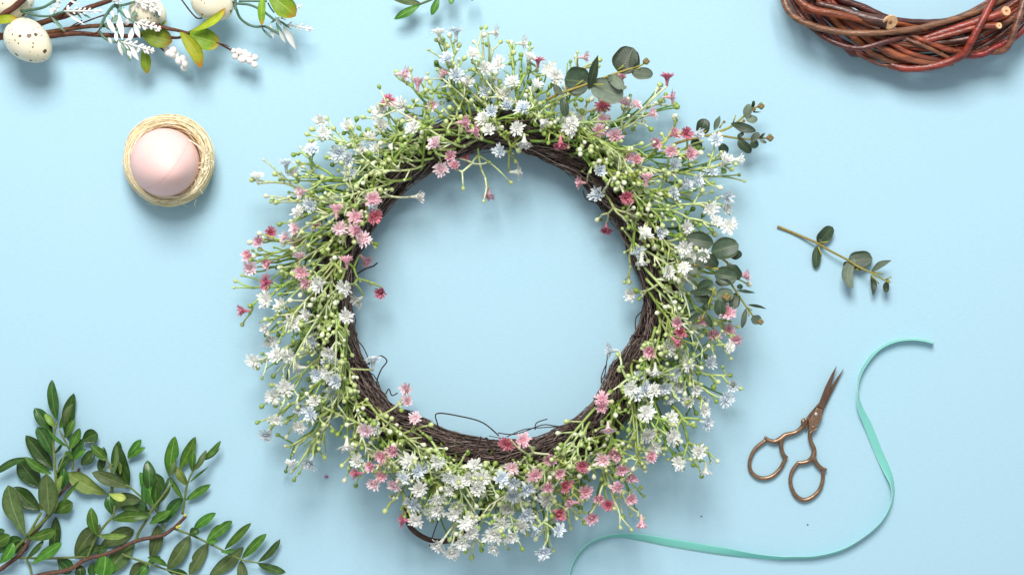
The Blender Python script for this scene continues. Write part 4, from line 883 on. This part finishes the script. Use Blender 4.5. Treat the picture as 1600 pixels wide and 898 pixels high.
rod([(880, 290, 58), (1000, 275, 62), (1200, 252, 66), (1350, 216, 72)], (4, 4.6), 1)
rod([(960, 250, 60), (1040, 220, 64), (1200, 170, 70), (1400, 105, 80), (1480, 75, 86)], (5, 6.6), 0, cut=(1490, 69, 7.2, 88, .3, .2))
rod([(300, 20, 60), (450, 60, 66), (600, 110, 74), (745, 142, 80)], (5, 9), 3, cut=(765, 142, 11.5, 82, .25, -1.0))
rod([(260, 30, 54), (330, 130, 50), (420, 230, 46), (520, 330, 40), (560, 340, 36)], (5, 5), 1); rod([(340, 40, 56), (440, 150, 54), (560, 260, 50), (680, 350, 46), (820, 400, 42)], (5.4, 5), 2)
rod([(420, 60, 58), (520, 150, 58), (640, 250, 56), (760, 340, 50), (900, 380, 46)], (5.2, 4.8), 0); rod([(500, 90, 58), (600, 180, 56), (720, 270, 52)], (5, 5), 5)
for (y0, cc, r_) in ((150, 0, 4.2), (185, 5, 3.6), (225, 2, 4.4), (120, 3, 4)):
    rod([(1000, y0+70, 54), (1180, y0+30, 60), (1360, y0-30, 62), (1520, y0-100, 60), (1680, y0-220, 50)], (r_, r_), cc)
for k in range(16):
    x, y = R.uniform(200, 1450), R.uniform(190, 330); x_, y_ = q('BB', x, y)
    a = R.uniform(0, 6.28); stem(Wl, [(x_, y_, 66), (x_+2.5*math.cos(a), y_+2.5*math.sin(a), 74)], (.7, .3), srgb(150, 110, 84), mat='willow', name='bark_spur', n=4, sub=2)
# ================================================================ SCISSORS
Sc = thing('scissors', P(*q('W', 467, 325), 0), 'small bronze embroidery scissors with ornate finger loops lying slightly open', 'scissors')
def sp(x, y, z): return (*q('W', x, y), z)
def bar(pts, r, name='handle', parent=Sc, n=12):
    P3 = catmull([P(*sp(*p[:3])) for p in pts], 6)
    rr = [p[3] if len(p) > 3 else None for p in pts]
    if not hasattr(r, '__len__'): rad = [U(r)]*len(P3)
    else:
        rad = []; m_ = len(P3)-1; k = len(r)-1
        for i in range(len(P3)):
            t = i/m_*k; j = min(int(t), k-1); rad.append(U(1.13*(r[j]+(r[j+1]-r[j])*(t-j))))
    mb = MB(); mb.tube(P3, rad, (1, 1, 1), n, True); return mb.build(name, M['bronze'], parent)
def plate(poly, z0, z1, name, mat, ridge=None, parent=Sc, bev=.5):
    bm = bmesh.new(); org = P(*sp(poly[0][0], poly[0][1], z0))
    vs = [bm.verts.new(P(*sp(x, y, z0))-org) for x, y in poly]
    f = bm.faces.new(vs); bm.normal_update()
    if f.normal.z < 0: f.normal_flip()
    ex = bmesh.ops.extrude_face_region(bm, geom=[f]); top = [g for g in ex['geom'] if isinstance(g, bmesh.types.BMVert)]
    for v in top: v.co.z += U(z1-z0)
    bmesh.ops.recalc_face_normals(bm, faces=bm.faces)
    me = bpy.data.meshes.new(name); bm.to_mesh(me); bm.free()
    o = link(name, me, M[mat], parent, org)
    b = o.modifiers.new('bevel', 'BEVEL'); b.width = U(bev); b.segments = 3; b.limit_method = 'ANGLE'
    return o
for it in (0,):
    h1 = bar([(410, 350, 8), (400, 375, 8), (388, 398, 8), (350, 430, 7), (290, 447, 7), (262, 468, 7), (228, 484, 7), (190, 476, 7), (168, 456, 7)], [3.2, 4.6, 3.4, 3.0, 3.6, 3.9, 3.4, 2.9, 1.9])
    bar([(175, 476, 6), (110, 530, 5), (80, 600, 5), (86, 655, 5), (122, 690, 5), (168, 699, 5), (215, 684, 5), (260, 640, 5), (284, 592, 6), (290, 575, 6)], [2.9, 2.7, 2.6, 2.8, 3.0, 3.0, 2.9, 2.7, 2.6], 'finger_loop')
    bar([(272, 462, 7), (263, 500, 7), (270, 545, 7), (285, 570, 7), (303, 577, 7)], [3.5, 3.0, 3.0, 3.0, 1.4], 'finger_loop')
    bar([(404, 356, 12), (392, 366, 13), (389, 386, 12)], [2.2, 3.3, 2.0], 'collar')
    bar([(455, 395, 10), (433, 440, 9), (437, 482, 8), (456, 530, 8), (449, 575, 8), (420, 600, 7), (380, 609, 7), (356, 605, 7)], [4.4, 3.2, 2.9, 3.3, 3.9, 3.2, 2.9, 1.9])
    bar([(362, 612, 6), (328, 660, 5), (318, 722, 5), (342, 790, 5), (388, 824, 5), (440, 812, 5), (488, 765, 5), (508, 700, 5), (506, 648, 6)], [2.9, 2.7, 2.7, 3.0, 3.1, 3.0, 2.8, 2.7, 2.8], 'finger_loop')
    bar([(452, 578, 8), (470, 612, 7), (498, 640, 7), (530, 649, 7)], [3.6, 3.3, 3.1, 2.0], 'finger_loop')
plate([(388, 392), (410, 345), (476, 264), (515, 288), (500, 340), (440, 396), (412, 408)], 3.6, 7.2, 'tang', 'bronze', bev=.8)
plate([(412, 350), (455, 300), (517, 285), (556, 205), (628, 58), (590, 110), (535, 195), (478, 265), (425, 325)], 4, 7.4, 'blade', 'blade')
plate([(476, 280), (512, 294), (535, 225), (556, 148), (588, 42), (560, 85), (520, 165)], 8, 11.2, 'blade', 'blade')
plate([(471, 284), (506, 296), (498, 350), (474, 392), (424, 422), (421, 368), (452, 312)], 7.8, 13.2, 'pivot_plate', 'bronze', bev=1.0)
plate([(473, 398), (470, 408), (430, 438), (424, 430)], 8, 13.5, 'collar', 'bronze', bev=1.0)
plate([(386, 372), (410, 350), (416, 380), (414, 412), (404, 414), (398, 385)], 4, 10, 'collar', 'bronze', bev=1.0)
mb = MB(); cpt = P(*sp(468, 325, 13)); mb.tube([cpt, cpt+Vector((0, 0, U(1.4))), cpt+Vector((0, 0, U(2.2)))], [U(3.2), U(3.0), U(1.6)], (1, 1, 1), 20, True); o = mb.build('pivot_screw', M['screw'], Sc)
# ================================================================ RIBBON
rp = [('Z', 85, 520, 80), ('Z', 90, 450, 80), ('Z', 130, 340, 78), ('Z', 200, 250, 76), ('Z', 300, 190, 74), ('Z', 440, 164, 64), ('Z', 600, 178, 35), ('Z', 800, 213, 16), ('Z', 1000, 245, 10), ('Z', 1200, 277, 28), ('Z', 1400, 308, 55), ('Z', 1580, 324, 68),
      ('Y', 180, 772, 76), ('Y', 340, 765, 80), ('Y', 520, 720, 82), ('Y', 660, 640, 88), ('Y', 780, 545, 84), ('Y', 850, 450, 78), ('Y', 884, 350, 76), ('Y', 878, 250, 62), ('Y', 840, 150, 25), ('Y', 780, 20, 8),
      ('X', 530, 720, 20), ('X', 470, 580, 55), ('X', 450, 460, 84), ('X', 466, 330, 106), ('X', 530, 215, 108), ('X', 620, 122, 104), ('X', 740, 64, 104), ('X', 860, 48, 102), ('X', 960, 55, 104), ('X', 1040, 75, 102)]
cl = catmull([Vector((*q(c, x, y), ph)) for c, x, y, ph in rp], 8)
V = []; F = []; UV = []; L_ = 0; ew = []; n = len(cl); wd = 12.5; NW = 6
for i, p in enumerate(cl):
    a = cl[max(i-1, 0)]; b = cl[min(i+1, n-1)]; d = Vector((b.x-a.x, b.y-a.y)); d.normalize(); sd = Vector((-d.y, d.x)); ph = math.radians(p.z)
    zc = wd/2*abs(math.sin(ph))+1.0+.6*math.sin(i*.11)
    if i: L_ += (Vector((p.x, p.y))-Vector((cl[i-1].x, cl[i-1].y))).length
    for j in range(NW+1):
        s = (2*j/NW-1)*wd/2
        V.append(P(p.x+sd.x*s*math.cos(ph), p.y+sd.y*s*math.cos(ph), max(.5, zc-s*math.sin(ph)+.25*(1-abs(s)/wd*2)))); UV.append((L_/20, j/NW))
for i in range(n-1):
    for j in range(NW):
        k = i*(NW+1)+j; F.append((k, k+NW+1, k+NW+2, k+1))
org = V[0]; me = bpy.data.meshes.new('satin_ribbon'); me.from_pydata([(v-org)[:] for v in V], [], F)
ul = me.uv_layers.new(name='UVMap'); vi = [0]*len(me.loops); me.loops.foreach_get('vertex_index', vi); fl = []
for k in vi: fl += UV[k]
ul.data.foreach_set('uv', fl); me.polygons.foreach_set('use_smooth', [True]*len(F))
rb = link('satin_ribbon', me, M['satin'], None, org); sm = rb.modifiers.new('thickness', 'SOLIDIFY'); sm.thickness = U(.5)
rb['label'] = 'narrow mint green satin ribbon curling across the lower right'; rb['category'] = 'ribbon'
for j in (0, NW):
    mb = MB(); e = [V[i*(NW+1)+j] for i in range(n)]
    pts = []
    for i in range(n-1):
        for k in range(6):
            t = k/6; w_ = e[i]*(1-t)+e[i+1]*t; pts.append(w_)
    for i in range(0, len(pts)-1, 2): mb.ball(pts[i]+Vector((0, 0, U(.2))), U(.62), (1, 1, 1), 5, 4)
    o = mb.build('picot_edge', M['thread'], rb, org)
# ================================================================ crumbs on the paper
def crumb(x, y, r, col, label, cat):
    mb = MB(); cpt = P(x, y, r*.7); mb.ball(cpt, U(r), col, 6, 4, Matrix.Diagonal((1.2, .7, .5)))
    o = mb.build('crumb', M['petal'], None, cpt, smooth=False); o['label'] = label; o['category'] = cat
crumb(510, 744, 3.0, srgb(214, 120, 160), 'tiny pink petal crumb on the paper below left of the wreath', 'crumb')
crumb(1262, 819, 1.3, srgb(70, 80, 90), 'tiny dark speck on the paper below the scissors', 'speck')
crumb(1096, 806, 1.3, srgb(70, 80, 90), 'tiny dark speck on the paper between wreath and ribbon', 'speck')
